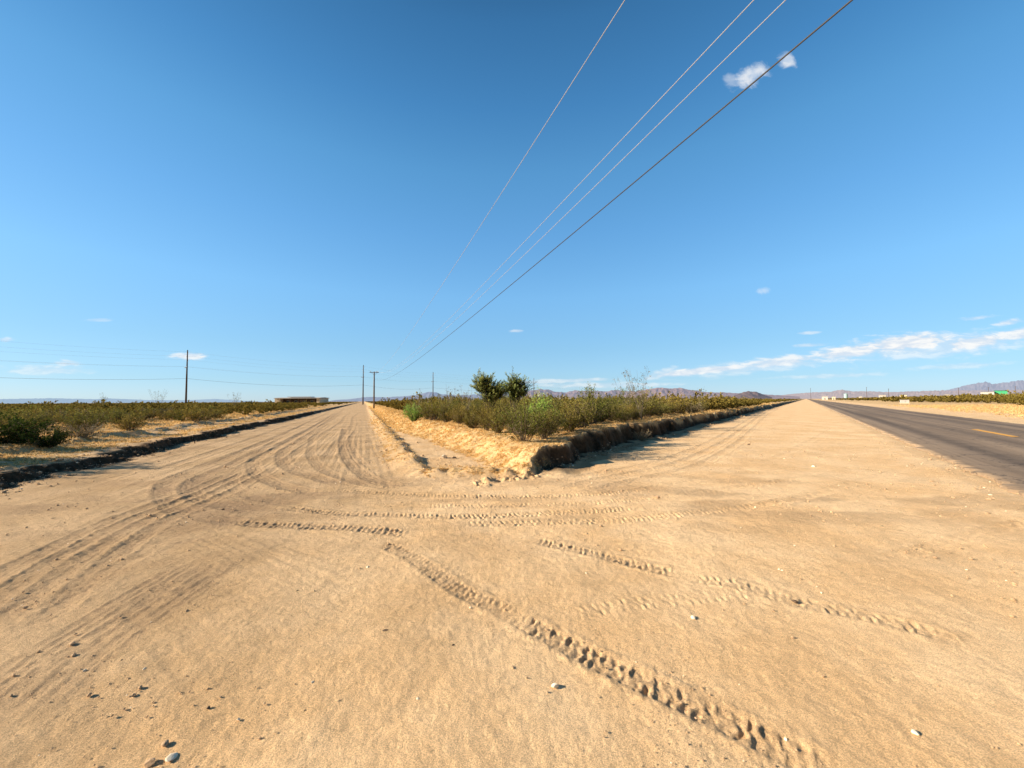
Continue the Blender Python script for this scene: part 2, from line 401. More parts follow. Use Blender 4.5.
def ground_mat():
    m, nt, b = mat('desert_soil', .95, .08); n = N(nt)
    geo = nt.nodes.new('ShaderNodeNewGeometry'); pos = geo.outputs['Position']
    big = tex(nt, 'ShaderNodeTexNoise', pos, .7, 5, .6); mid = tex(nt, 'ShaderNodeTexNoise', pos, 9, 6, .65); fine = tex(nt, 'ShaderNodeTexNoise', pos, 160, 3, .7)
    grain = tex(nt, 'ShaderNodeTexVoronoi', pos, 420)
    sand = MixC(nt, n.mr(big.outputs['Fac'], .35, .65), (.82, .54, .28), (.93, .655, .375))
    compc = MixC(nt, n.mr(big.outputs['Fac'], .35, .65), (.50, .335, .18), (.64, .445, .255))
    c = MixC(nt, n.mr(attr(nt, 'comp'), 0, 1, 0, 1, False), sand, compc)
    c = MixC(nt, n.m('MULTIPLY', attr(nt, 'damp'), .45), c, (.27, .18, .115))
    c = MixC(nt, n.m('MULTIPLY', attr(nt, 'tone'), .55), c, (.23, .155, .10))
    c = MixC(nt, n.m('MULTIPLY', attr(nt, 'cut'), .95), c, MixC(nt, n.mr(mid.outputs['Fac'], .35, .65), (.028, .017, .010), (.075, .045, .025)))  # near-black colour stands in for the shadow on the banks and their feet
    strawc = MixC(nt, n.mr(mid.outputs['Fac'], .35, .7), (.46, .30, .135), (.80, .57, .27))
    c = MixC(nt, n.m('MULTIPLY', attr(nt, 'straw'), .75), c, strawc)
    peb = tex(nt, 'ShaderNodeTexVoronoi', pos, 28); peb.inputs['Randomness'].default_value = 1
    pm = n.m('MULTIPLY', n.mr(peb.outputs['Distance'], .25, .38, 1, 0), n.mr(attr(nt, 'rock'), .1, .8))
    c = MixC(nt, n.m('MULTIPLY', pm, .5), c, (.2, .155, .12))
    # per grain speckle
    c = MixC(nt, .55, c, MixC(nt, 1., c, MixC(nt, n.mr(fine.outputs['Fac'], .3, .7), (.42, .42, .42), (1.58, 1.56, 1.52)), 'MULTIPLY'))
    c = MixC(nt, .35, c, MixC(nt, 1., c, MixC(nt, n.mr(mid.outputs['Fac'], .3, .7), (.8, .8, .8), (1.2, 1.2, 1.2)), 'MULTIPLY'))
    spk = tex(nt, 'ShaderNodeTexVoronoi', pos, 55)
    dark = n.mr(spk.outputs['Distance'], .08, .16, 1, 0)
    sepc = nt.nodes.new('ShaderNodeSeparateColor'); nt.links.new(spk.outputs['Color'], sepc.inputs[0])
    dark = n.m('MULTIPLY', dark, n.m('GREATER_THAN', sepc.outputs[0], .6))
    c = MixC(nt, n.m('MULTIPLY', dark, .6), c, (.12, .09, .07))
    nt.links.new(c, b.inputs['Base Color'])
    h = n.m('ADD', n.m('MULTIPLY', fine.outputs['Fac'], .45), n.m('MULTIPLY', grain.outputs['Distance'], .25))
    h = n.m('ADD', h, n.m('MULTIPLY', mid.outputs['Fac'], 1.6))
    med = tex(nt, 'ShaderNodeTexNoise', pos, 45, 4, .65)
    h = n.m('ADD', h, n.m('MULTIPLY', med.outputs['Fac'], .9))
    bp = nt.nodes.new('ShaderNodeBump'); bp.inputs['Strength'].default_value = .85; bp.inputs['Distance'].default_value = .010
    nt.links.new(h, bp.inputs['Height']); nt.links.new(bp.outputs[0], b.inputs['Normal'])
    return m

# ------------------------------------------------------------------ asphalt road
def road_xy(a, p): return a*RD[0]+p*RD[1], a*RD[1]-p*RD[0]
def build_road():
    m, nt, b = mat('old_asphalt', .85, .25); n = N(nt)
    uv = nt.nodes.new('ShaderNodeUVMap'); uv.uv_map = 'road'
    sep = nt.nodes.new('ShaderNodeSeparateXYZ'); nt.links.new(uv.outputs[0], sep.inputs[0])
    geo = nt.nodes.new('ShaderNodeNewGeometry'); pos = geo.outputs['Position']
    mp = nt.nodes.new('ShaderNodeMapping'); mp.inputs['Scale'].default_value = (.02, 1, 1); nt.links.new(uv.outputs[0], mp.inputs[0])
    streak = tex(nt, 'ShaderNodeTexNoise', mp.outputs[0], 1.6, 4, .6)
    fine = tex(nt, 'ShaderNodeTexNoise', pos, 120, 3, .7); big = tex(nt, 'ShaderNodeTexNoise', pos, 1.2, 5, .6)
    c = MixC(nt, n.mr(streak.outputs['Fac'], .35, .65), (.235, .165, .105), (.38, .275, .18))
    v = sep.outputs[1]
    band = None
    for p0, w, k in ((3.95, .42, .8), (5.35, .40, .6), (7.3, .4, .7), (8.75, .4, .6), (6.35, .12, .4)):
        g = n.m('MULTIPLY', n.m('EXPONENT', n.m('MULTIPLY', n.m('POWER', n.m('DIVIDE', n.m('SUBTRACT', v, p0), w), 2), -1)), k)
        band = g if band is None else n.m('MAXIMUM', band, g)
    c = MixC(nt, n.m('MULTIPLY', band, n.mr(big.outputs['Fac'], .2, .6, .55, 1)), c, (.10, .073, .052))
    c = MixC(nt, .6, c, MixC(nt, 1., c, MixC(nt, n.mr(fine.outputs['Fac'], .3, .7), (.5, .5, .5), (1.5, 1.5, 1.5)), 'MULTIPLY'))
    # blown sand near the shoulders
    e0 = n.mr(v, 2.5, 3.2, .8, 0); e1 = n.mr(v, 9.5, 10.1, 0, 1)
    sandf = n.m('MULTIPLY', n.m('MAXIMUM', e0, e1), n.mr(tex(nt, 'ShaderNodeTexNoise', pos, 3.5, 6, .7).outputs['Fac'], .42, .62))
    c = MixC(nt, n.m('MULTIPLY', sandf, .5), c, (.45, .32, .19))
    cr = tex(nt, 'ShaderNodeTexVoronoi', pos, .55); cr.feature = 'DISTANCE_TO_EDGE'
    wob = tex(nt, 'ShaderNodeTexNoise', pos, 2.5, 4); vadd = nt.nodes.new('ShaderNodeVectorMath'); vadd.operation = 'ADD'
    nt.links.new(pos, vadd.inputs[0]); nt.links.new(wob.outputs['Color'], vadd.inputs[1]); nt.links.new(vadd.outputs[0], cr.inputs['Vector'])
    c = MixC(nt, n.mr(cr.outputs['Distance'], .004, .012, .6, 0), c, (.03, .027, .024))
    nt.links.new(c, b.inputs['Base Color'])
    bp = nt.nodes.new('ShaderNodeBump'); bp.inputs['Distance'].default_value = .004; bp.inputs['Strength'].default_value = .8
    nt.links.new(fine.outputs['Fac'], bp.inputs['Height']); nt.links.new(bp.outputs[0], b.inputs['Normal'])
    a = np.concatenate([np.arange(-25, 0, .5), np.arange(0, 45, .045), np.exp(np.linspace(math.log(45), math.log(9000), 400))])
    ps = np.concatenate([[2.8, 2.8], np.linspace(2.95, 9.85, 22), [9.95, 9.95]])
    AA, PP = np.meshgrid(a, ps, indexing='ij')
    zz = .04+.055*(1-((PP-6.4)/3.7)**2)
    e = .16*noise(AA*.9, 0*AA, 90)+.15*noise(AA*3.2, 0*AA, 91)+.09*noise(AA*13, 0*AA, 92)
    e2 = .1*noise(AA*.9, 0*AA+7, 94)+.05*noise(AA*4, 0*AA+7, 95)
    PP[:, :2] += e[:, :2]; PP[:, -2:] += e2[:, -2:]
    PP[:, 2] += e[:, 2]*.6
    zz[:, 0] = -.08; zz[:, -1] = -.08; zz[:, 1] = .038; zz[:, -2] = .038
    zz += .006*noise(AA*.5, PP*.5, 93)*(zz > 0)
    X, Y = road_xy(AA, PP)
    V = np.stack([X.ravel(), Y.ravel(), zz.ravel()], 1)
    nP = len(ps); i = np.arange(len(a)-1)[:, None]*nP; j = np.arange(nP-1)[None]
    quads = np.stack([i+j, i+j+1, i+nP+j+1, i+nP+j], -1).reshape(-1, 4)[:, ::-1]
    me = raw_mesh('asphalt_road', V, quads, None, [m], True)
    uvl = me.uv_layers.new(name='road'); li = np.zeros(len(me.loops), np.int32); me.loops.foreach_get('vertex_index', li)
    uvs = np.stack([AA.ravel()[li], PP.ravel()[li]], 1).astype(np.float32); uvl.data.foreach_set('uv', uvs.ravel())
    o = link('asphalt_road', me); tag(o, kind='structure')
    # flip check
    if me.polygons[nP*20+10].normal.z < 0: me.flip_normals()
    # yellow dashes
    def paint(name, alpha_lo):
        m, nt, b = mat(name, .7, .3); n = N(nt); geo = nt.nodes.new('ShaderNodeNewGeometry')
        t = tex(nt, 'ShaderNodeTexNoise', geo.outputs['Position'], 30, 6, .75)
        c = MixC(nt, n.mr(t.outputs['Fac'], alpha_lo-.06, alpha_lo+.06), (.85, .42, .05), (.17, .12, .08))
        nt.links.new(c, b.inputs['Base Color']); return m
    fresh = paint('yellow_paint', .62); worn = paint('worn_yellow_paint', .42)
    zt = .04+.055+.009
    def dash(a0, a1, m, k):
        bm = MB(); n = 8
        for i in range(n):
            s0 = a0+(a1-a0)*i/n; s1 = a0+(a1-a0)*(i+1)/n
            vs = [(*road_xy(s0, 6.15), zt), (*road_xy(s0, 6.38), zt), (*road_xy(s1, 6.38), zt), (*road_xy(s1, 6.15), zt)]
            bm.add(vs, [(3, 2, 1, 0)])
        o = bm.build('centre_line_dash', m); 
        if o.data.polygons[0].normal.z < 0: o.data.flip_normals()
        tag(o, k, 'road marking', 'yellow centre line dashes', 'structure')
    dash(23.3, 27.8, fresh, None)
    for i in range(12): dash(38.5+i*14.6, 41.5+i*14.6, worn, None)
    dash(9, 12.5, worn, None)

# ------------------------------------------------------------------ plants
def frames(d):
    up = np.where(np.abs(d[:, 2:3]) < .9, np.array([[0, 0, 1.]]), np.array([[1., 0, 0]]))
    a = np.cross(d, up); a /= np.linalg.norm(a, axis=1)[:, None]+1e-9
    return a, np.cross(a, d)
def tubes(paths, r0, r1, n=3):
    """paths: list of (k,3) arrays -> verts, quads (n-sided tapered)"""
    V = []; Q = []; base = 0
    for i, p in enumerate(paths):
        k = len(p); d = np.gradient(p, axis=0); d /= np.linalg.norm(d, axis=1)[:, None]+1e-9
        a, b = frames(d); ra = r0[i] if hasattr(r0, '__len__') else r0; rb = r1[i] if hasattr(r1, '__len__') else r1
        r = np.linspace(ra, rb, k)[:, None]
        ring = [p+(a*math.cos(2*math.pi*j/n)+b*math.sin(2*math.pi*j/n))*r for j in range(n)]
        V.append(np.stack(ring, 1).reshape(-1, 3))
        ii = np.arange(k-1)[:, None]*n; j = np.arange(n)[None]
        Q.append(np.stack([ii+j, ii+(j+1) % n, ii+n+(j+1) % n, ii+n+j], -1).reshape(-1, 4)+base); base += k*n
    return np.concatenate(V), np.concatenate(Q)
def leaves(c, d, L, W, g):
    """quads: centre c, pointing d, length L, width W"""
    n = len(c); d = d+g.normal(0, .55, (n, 3)); d /= np.linalg.norm(d, axis=1)[:, None]
    a = np.cross(d, g.normal(0, 1, (n, 3))); a /= np.linalg.norm(a, axis=1)[:, None]+1e-9
    L = L*g.uniform(.6, 1.4, (n, 1)); W = W*g.uniform(.6, 1.4, (n, 1))
    V = np.stack([c-d*L*.5, c+a*W*.5, c+d*L*.5, c-a*W*.5], 1).reshape(-1, 3)
    return V, np.arange(n*4).reshape(-1, 4)
def shrub_geo(seed, h, r, nst, nleaf, ls, lo=.25, droop=.3, twigs=5, up=.0, lowfill=.15):
    g = np.random.default_rng(seed)
    paths = []; tips = []; dirs = []; r0s = []
    for i in range(nst):
        az = g.uniform(0, 2*np.pi); sp = np.sqrt(g.uniform(0.02, 1)); hh = h*(1-.38*sp**2)*g.uniform(.75, 1.12)
        t = np.linspace(0, 1, 6)[:, None]; e = np.array([math.cos(az), math.sin(az), 0.])
        rr = r*sp*(1-.3*up)
        p = e*rr*(t**.85)+np.array([0, 0, hh])*(t**(1.0+droop*sp*-.3))+np.cumsum(g.normal(0, .03*h, (6, 3)), 0)*(t > 0)
        p[0, :2] = e[:2]*.08*r+g.normal(0, .03, 2); p[0, 2] = -.05; p[:, 2] = np.maximum(p[:, 2], -.05)
        paths.append(p); r0s.append(.008+.006*g.uniform())
        for k in range(twigs):
            s = g.uniform(lo, .98); idx = s*5; i0 = int(idx); q = p[i0]*(1-idx+i0)+p[min(i0+1, 5)]*(idx-i0)
            dd = p[min(i0+1, 5)]-p[i0]; dd = dd/(np.linalg.norm(dd)+1e-9)+g.normal(0, .55, 3)+np.array([0, 0, .25]); dd /= np.linalg.norm(dd)
            Lt = h*.26*g.uniform(.5, 1.2); tp = q+dd*Lt*np.linspace(0, 1, 3)[:, None]+np.array([0, 0, -.04])*np.linspace(0, 1, 3)[:, None]**2
            paths.append(tp); r0s.append(.004)
            m = max(2, int(nleaf/(nst*twigs))); u = g.uniform(.1, 1.05, (m, 1))
            tips.append(q+dd*Lt*u+g.normal(0, .035*h, (m, 3))); dirs.append(np.repeat(dd[None], m, 0))
    C = np.concatenate(tips); D = np.concatenate(dirs); C[:, 2] = np.maximum(C[:, 2], lowfill*h*g.uniform(.2, 1, len(C)))
    VS, QS = tubes(paths, r0s, [x*.35 for x in r0s])
    VL, QL = leaves(C, D, ls*1.5, ls, g)
    hz = np.repeat(0, 0)
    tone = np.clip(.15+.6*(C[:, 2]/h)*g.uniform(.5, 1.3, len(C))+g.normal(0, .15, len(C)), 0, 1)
    return VS, QS, VL, QL, tone
CRE = leafy('creosote_leaf', (.108, .086, .028), (.24, .193, .055), (.435, .35, .11), .25)
CREG = leafy('green_creosote_leaf', (.08, .078, .024), (.20, .18, .045), (.36, .32, .08), .25)
BRI = leafy('bright_leaf', (.18, .28, .05), (.38, .54, .12), (.58, .70, .22), .35)
DRK = leafy('dark_green_leaf', (.025, .04, .012), (.055, .08, .02), (.12, .14, .035), .25)
PALO = leafy('palo_verde_leaf', (.045, .045, .018), (.21, .235, .08), (.58, .60, .27), .35, (.9, 1, .85), (1, 1.02, .9))
GRY = leafy('dry_shrub_leaf', (.16, .12, .08), (.24, .19, .12), (.36, .29, .18), .2)
STEM = simple('shrub_stem', (.17, .13, .095), .9, .1, .3, 30)
PSTEM = simple('pale_stem', (.33, .28, .2), .9, .1, .25, 30)
BARK = simple('bark', (.11, .085, .06), .95, .1, .35, 25, bump=.01)

def variant(seed, leafm, stemm=STEM, **k):
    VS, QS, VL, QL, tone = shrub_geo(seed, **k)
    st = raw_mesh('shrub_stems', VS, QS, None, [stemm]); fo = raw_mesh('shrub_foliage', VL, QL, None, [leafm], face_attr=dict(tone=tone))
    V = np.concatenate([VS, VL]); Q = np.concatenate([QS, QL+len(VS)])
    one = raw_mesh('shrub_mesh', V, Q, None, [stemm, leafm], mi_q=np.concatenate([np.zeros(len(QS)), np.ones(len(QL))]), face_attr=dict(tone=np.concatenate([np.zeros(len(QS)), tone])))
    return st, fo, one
def place_two_part(name, v, loc, rz, sc, label, cat, group=None):
    t = empty(name, loc, rz, sc); tag(t, label, cat, group)
    link('stems', v[0], t); link('foliage', v[1], t); return t
def shrub_copy(src, loc, rz, sc, label):
    r = src.copy(); COL.objects.link(r); r.location = loc; r.rotation_euler = (0, 0, rz); r.scale = sc; r['label'] = label
    for ch in src.children:
        c = ch.copy(); COL.objects.link(c); c.parent = r
    return r

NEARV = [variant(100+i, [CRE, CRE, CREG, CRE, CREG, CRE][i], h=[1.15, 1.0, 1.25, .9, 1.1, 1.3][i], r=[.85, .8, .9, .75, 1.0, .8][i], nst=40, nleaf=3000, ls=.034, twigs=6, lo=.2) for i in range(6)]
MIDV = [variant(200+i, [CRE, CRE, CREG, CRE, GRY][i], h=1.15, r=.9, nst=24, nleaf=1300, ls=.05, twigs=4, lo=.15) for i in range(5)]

placed = []      # (x, y, r)
def visible(X, Y, m=0.06):
    return Y > 2 and abs(X/Y) < 512/F+m+1.5/Y
def free(x, y, r):
    for a, b, c in placed:
        if abs(a-x) < r+c and abs(b-y) < r+c and (a-x)**2+(b-y)**2 < ((r+c)*.78)**2: return False
    return True
def zof(x, y): return float(Z(np.array([x]), np.array([y]))[0])

# hand placed plants ------------------------------------------------
def at_ground(px, Y, zoff=-.03):
    x = AT(px, 400, Y)[0]; return (x, Y, zof(x, Y)+zoff)
bv = variant(301, BRI, h=.75, r=.6, nst=50, nleaf=5200, ls=.022, twigs=6, lo=.1, lowfill=.1)
L = at_ground(414, 22.5); place_two_part('green_bush', bv, L, 0, (1.15, 1.15, 1.25), 'small rounded bright green bush at the left end of the brush beside the sandy flat', 'bush'); placed.append((L[0], L[1], .6))
bv2 = variant(302, BRI, h=1.3, r=.55, nst=30, nleaf=3200, ls=.028, twigs=6, lo=.15)
L = at_ground(538, 13.5); place_two_part('green_bush', bv2, L, 1, (1, 1, 1), 'taller yellow green bush standing just right of the two small trees', 'bush'); placed.append((L[0], L[1], .55))
dv = variant(303, DRK, h=.95, r=1.1, nst=60, nleaf=6500, ls=.034, twigs=6, lo=.1)
for px, Y, s, lab in ((5, 11.0, (1.1, 1.1, .95), 'largest dark green spreading bush cut off by the left edge of the view'), (50, 11.2, (.65, .65, .6), 'dark green bush on the left bank just right of the large dark bush'), (-70, 8.8, (1.2, 1.2, 1.5), 'tall dark bush added just outside the left edge to shade the bank')):  # last bush is unseen, added to cast shade on the left bank
    L = at_ground(px, Y); place_two_part('dark_bush', dv, L, px, s, lab, 'bush'); placed.append((L[0], L[1], 1.1*s[0]))
# grey dry shrubs in front of the brush
gv = variant(304, GRY, PSTEM, h=.45, r=.5, nst=40, nleaf=900, ls=.02, twigs=5, lo=.2)
for px, Y, s, lab in ((82, 13.6, 1.3, 'low grey dry shrub on the straw left of the dirt road'), (520, 11.9, 1.0, 'low grey dry shrub at the foot of the brush below the small trees'), (640, 15.8, 1.0, 'low grey dry shrub by the bank below the tall sparse stalks')):
    L = at_ground(px, Y); place_two_part('dry_shrub', gv, L, px, (s, s, s), lab, 'shrub'); placed.append((L[0], L[1], .5*s))

def stalk_plant(px, Y, h, r, n, seed, label, nleaf=170, leafm=GRY):
    g = np.random.default_rng(seed); paths = []; C = []; D = []
    for i in range(n):
        az = g.uniform(0, 2*np.pi); sp = g.uniform(.1, 1)*r; hh = h*g.uniform(.6, 1.); t = np.linspace(0, 1, 9)[:, None]
        p = np.array([math.cos(az), math.sin(az), 0])*sp*t**1.2+np.array([0, 0, hh])*t+np.cumsum(g.normal(0, .025, (9, 3)), 0)*t
        paths.append(p)
        for k in range(5):
            s = g.uniform(.35, 1); j = int(s*8); q = p[min(j, 8)]; dd = g.normal(0, 1, 3)*.5+np.array([0, 0, .8]); dd /= np.linalg.norm(dd)
            tp = q+dd*g.uniform(.12, .35)*np.linspace(0, 1, 3)[:, None]; paths.append(tp)
            m = nleaf//(n*5)+1; C.append(tp[-1]+g.normal(0, .04, (m, 3))); D.append(np.repeat(dd[None], m, 0))
    C = np.concatenate(C); D = np.concatenate(D)
    VS, QS = tubes(paths, [.008 if len(p) > 3 else .004 for p in paths], .003); VL, QL = leaves(C, D, .05, .03, g)
    L = at_ground(px, Y); t = empty('tall_weed', L); tag(t, label, 'plant')
    link('stems', raw_mesh('weed_stems', VS, QS, None, [PSTEM]), t)
    link('foliage', raw_mesh('weed_leaves', VL, QL, None, [leafm], face_attr=dict(tone=g.uniform(0, .8, len(QL)))), t)
stalk_plant(641, 20, 3.0, .9, 14, 401, 'tallest sparse leafy stalks rising above the brush in the middle of the view', 600)
stalk_plant(628, 21, 2.7, .8, 9, 408, 'sparse leafy stalks just left of the tallest stalks', 300)
stalk_plant(448, 20, 2.0, .6, 12, 402, 'sparse grey stalks in the brush left of the two small trees', 400)
stalk_plant(466, 19, 2.0, .5, 9, 403, 'sparse grey stalks touching the left side of the small trees', 300)
stalk_plant(158, 36, 2.6, 1.4, 14, 404, 'bare pale twiggy plant near the foot of the tall leftmost power pole', 200, PALO)
stalk_plant(104, 40, 2.4, .8, 9, 405, 'small twiggy plant poking above the brush at far left', 300, CRE)
stalk_plant(418, 24, 1.8, .8, 14, 406, 'grey twiggy plant in the brush above the bright green bush', 400)
stalk_plant(235, 50, 2.6, 1.2, 12, 407, 'twiggy dark plant on the skyline right of the leftmost pole', 500, CRE)
stalk_plant(702, 30, 2.3, .8, 9, 409, 'twiggy plant on the skyline midway along the central brush', 400, CRE)

# the two small trees ------------------------------------------------
def small_tree(px, Y, H, seed, label, lobes, limbs, nl):
    g = np.random.default_rng(seed); L = at_ground(px, Y); t = empty('small_tree', L); tag(t, label, 'tree')
    fork = np.array([0, 0, H*.28])
    V, Q = tubes([np.array([[0, 0, -.1], [.02, 0, H*.12], fork])], [.075], [.055], 8)
    link('trunk', raw_mesh('trunk', V, Q, None, [BARK], True), t)
    paths = []; C = []; D = []; T = []
    for cx, cy, cz, rr, dens in lobes:
        c = np.array([cx, cy, cz]); mid = (fork+c)/2+g.normal(0, .06, 3)
        tt = np.linspace(0, 1, 6)[:, None]; paths.append(fork*(1-tt)**2+2*mid*tt*(1-tt)+c*tt**2)
        for k in range(limbs):
            d = g.normal(0, 1, 3); d[2] = abs(d[2])*.9+.05; d /= np.linalg.norm(d)
            Lb = rr*g.uniform(.45, 1.75)**1.1; st = c+g.normal(0, rr*.2, 3); d[2] += .25; d /= np.linalg.norm(d)
            tp = st+d*Lb*np.linspace(0, 1, 4)[:, None]+g.normal(0, .02, (4, 3)); paths.append(tp)
            m = int(nl*dens/limbs); u = g.uniform(0, 1, (m, 1))**1.3
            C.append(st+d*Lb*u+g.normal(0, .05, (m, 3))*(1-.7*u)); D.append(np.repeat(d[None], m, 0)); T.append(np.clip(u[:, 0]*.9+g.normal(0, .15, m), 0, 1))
    C = np.concatenate(C); D = np.concatenate(D); T = np.concatenate(T)
    V, Q = tubes(paths, [.03 if len(p) == 6 else .009 for p in paths], [.014 if len(p) == 6 else .003 for p in paths], 5)
    link('branches', raw_mesh('branches', V, Q, None, [BARK]), t)
    VL, QL = leaves(C, D, .085, .017, g)
    link('crown', raw_mesh('crown', VL, QL, None, [PALO], face_attr=dict(tone=T)), t)
    placed.append((L[0], L[1], .7))
small_tree(488, 17.0, 2.3, 501, 'left one of two small trees above the brush, with the wider denser crown', [(-.3, 0, 1.72, .48, 1.3), (-.05, .1, 1.62, .42, 1.5), (.25, .05, 1.5, .42, 2.2), (.48, 0, 1.4, .36, 1.6), (-.15, -.1, 1.95, .38, 1.0), (.1, 0, 1.25, .35, 1.)], 40, 3000)
small_tree(513.5, 16.6, 2.2, 502, 'right one of two small trees above the brush, with upright feathery branches', [(.05, 0, 1.35, .4, 2.2), (-.22, 0, 1.65, .42, .7), (.28, 0, 1.68, .46, .8), (.05, 0, 1.85, .42, .8), (.4, 0, 1.5, .35, .6)], 34, 2600)

# brush: 300 single bushes, the rest as one mass -----------------------
cands = []
def classify(x, y):
    p = P_(x, y); q = Q_(x, y); dp, dl = bank_edges(x, y); s = (q-QB(y))/SW(y)
    out = np.zeros(len(x), int)
    nz = noise(x*.3, y*.3, 99)
    out[(dl > 0) & (y > 12) & ((dl > 7.0) | ((dl > 3.2) & (nz > .12)))] = 2
    out[(q > .9) & (p < -5.6) & (y > 9.5) & (s > np.where(y < 24, 1.1, 1.5)) & (dp > np.where(y < 14, .9, 1.4))] = 1
    out[(q > .9) & (p < -5.6) & (out != 1)] = 0
    out[p > 30+4*np.sin(x*.07)] = 3
    return out
g = np.random.default_rng(11)
ZN = [None, 'wedge', 'left', 'right']
def scatter(n, y0, y1):
    Y = np.exp(g.uniform(math.log(y0), math.log(y1), n)); X = g.uniform(-1, 1, n)*(512/F+.1)*Y
    c = classify(X, Y); k = c > 0
    return list(zip(X[k].tolist(), Y[k].tolist(), [ZN[i] for i in c[k]]))
# front rows first so the brush edge is closed
near = scatter(60000, 9, 75)
acc = []
grid = {}
def gfree(x, y, r):
    k = (int(x//3), int(y//3))
    for i in (-1, 0, 1):
        for j in (-1, 0, 1):
            for (a, b, c) in grid.get((k[0]+i, k[1]+j), ()):
                if (a-x)**2+(b-y)**2 < (r+c)**2: return False
    return True
def gput(x, y, r): grid.setdefault((int(x//3), int(y//3)), []).append((x, y, r))
for a in placed: gput(a[0], a[1], a[2]*.8)
for (x, y, z) in near:
    R = g.uniform(.32, .78) if z == 'wedge' else g.uniform(.45, .95)
    if z == 'right': R = 1.2
    if gfree(x, y, R*(1.12 if z == 'wedge' else 1)): gput(x, y, R); acc.append((x, y, z, R))
acc.sort(key=lambda t: math.hypot(t[0], t[1]))
solo = acc[:280]; rest = acc[280:]
print('near brush', len(acc), 'solo to', solo[-1][:2])
LAB = {('wedge', 0): 'olive creosote bush in the front of the brush between the two roads',
       ('wedge', 1): 'olive creosote bush deeper inside the brush between the two roads',
       ('left', 0): 'olive brown creosote bush on the near straw ground left of the dirt road',
       ('left', 1): 'olive brown creosote bush farther off in the flat brush left of the dirt road',
       ('right', 0): 'bush beyond the straw verge right of the paved road', ('right', 1): 'bush beyond the straw verge right of the paved road'}
GRP = {'wedge': 'creosote bushes between the two roads', 'left': 'creosote bushes left of the dirt road', 'right': 'bushes right of the paved road'}
protos = {}
for (x, y, z, R) in solo:
    near_ = math.hypot(x, y) < 30
    far = 0 if (math.hypot(x, y) < 20) else 1
    zz = zof(x, y)-.04; rz = g.uniform(0, 6.28)
    hs = g.uniform(.85, 1.05)*(.42+.9*R)*g.choice([1, 1, 1, 1.25]) if z == 'wedge' else g.uniform(.85, 1.05)*(.5+.42*R)
    ws = R/.6*1.0 if z == 'wedge' else R/.7*.95
    if z == 'right': hs *= 2.0
    if z == 'wedge' and y > 26: hs *= 1.03
    if near_:
        i = int(g.integers(0, 6)); key = i
        if key not in protos:
            protos[key] = place_two_part('creosote_bush', NEARV[i], (x, y, zz), rz, (ws, ws, hs), LAB[(z, far)], 'bush', GRP[z])
        else:
            o = shrub_copy(protos[key], (x, y, zz), rz, (ws, ws, hs), LAB[(z, far)]); o['group'] = GRP[z]
    else:
        i = int(g.choice([0, 1, 2, 3, 0, 1, 3, 4])); o = link('creosote_bush', MIDV[i][2], None, (x, y, zz)); o.rotation_euler.z = rz; o.scale = (ws, ws, hs)
        tag(o, LAB[(z, far)], 'bush', GRP[z])
# far brush mass
far = scatter(26000, 70, 900)
for (x, y, z) in far:
    R = 1.0+y*.004
    if gfree(x, y, min(R, 1.45)): gput(x, y, min(R, 1.45)); rest.append((x, y, z, R))
print('mass brush', len(rest))
lod = [shrub_geo(600+i, h=1.15, r=.95, nst=10, nleaf=320, ls=.11, twigs=3, lo=.05) for i in range(4)]
lod2 = [shrub_geo(620+i, h=1.15, r=1.1, nst=5, nleaf=90, ls=.24, twigs=2, lo=.05) for i in range(4)]
Vs = []; Qs = []; Ts = []; base = 0
RZ = Z(np.array([t[0] for t in rest]), np.array([t[1] for t in rest]))
for (x, y, z, R), gz_ in zip(rest, RZ):
    _, _, VL, QL, tn = (lod if y < 110 else lod2)[int(g.integers(0, 4))]
    a = g.uniform(0, 6.28); c, s = math.cos(a), math.sin(a); hs = g.uniform(.6, 1.05)*(1.9 if z == 'right' else 1.08 if z == 'wedge' and y < 150 else 1); ws = g.uniform(.9, 1.4)*(1.5 if z == 'right' else 1)*(1+y*.0012)
    if g.uniform() < .2: hs *= g.uniform(1.1, 1.5)
    if z == 'left': hs *= .86
    V = VL*np.array([ws, ws, hs]); V = np.stack([V[:, 0]*c-V[:, 1]*s+x, V[:, 0]*s+V[:, 1]*c+y, V[:, 2]+gz_], 1)
    Vs.append(V); Qs.append(QL+base); Ts.append(tn*.7); base += len(V)
o = link('far_brush', raw_mesh('far_brush', np.concatenate(Vs), np.concatenate(Qs), None, [CRE], face_attr=dict(tone=np.concatenate(Ts))))
tag(o, 'low olive desert brush stretching to the horizon', 'brush', kind='stuff')

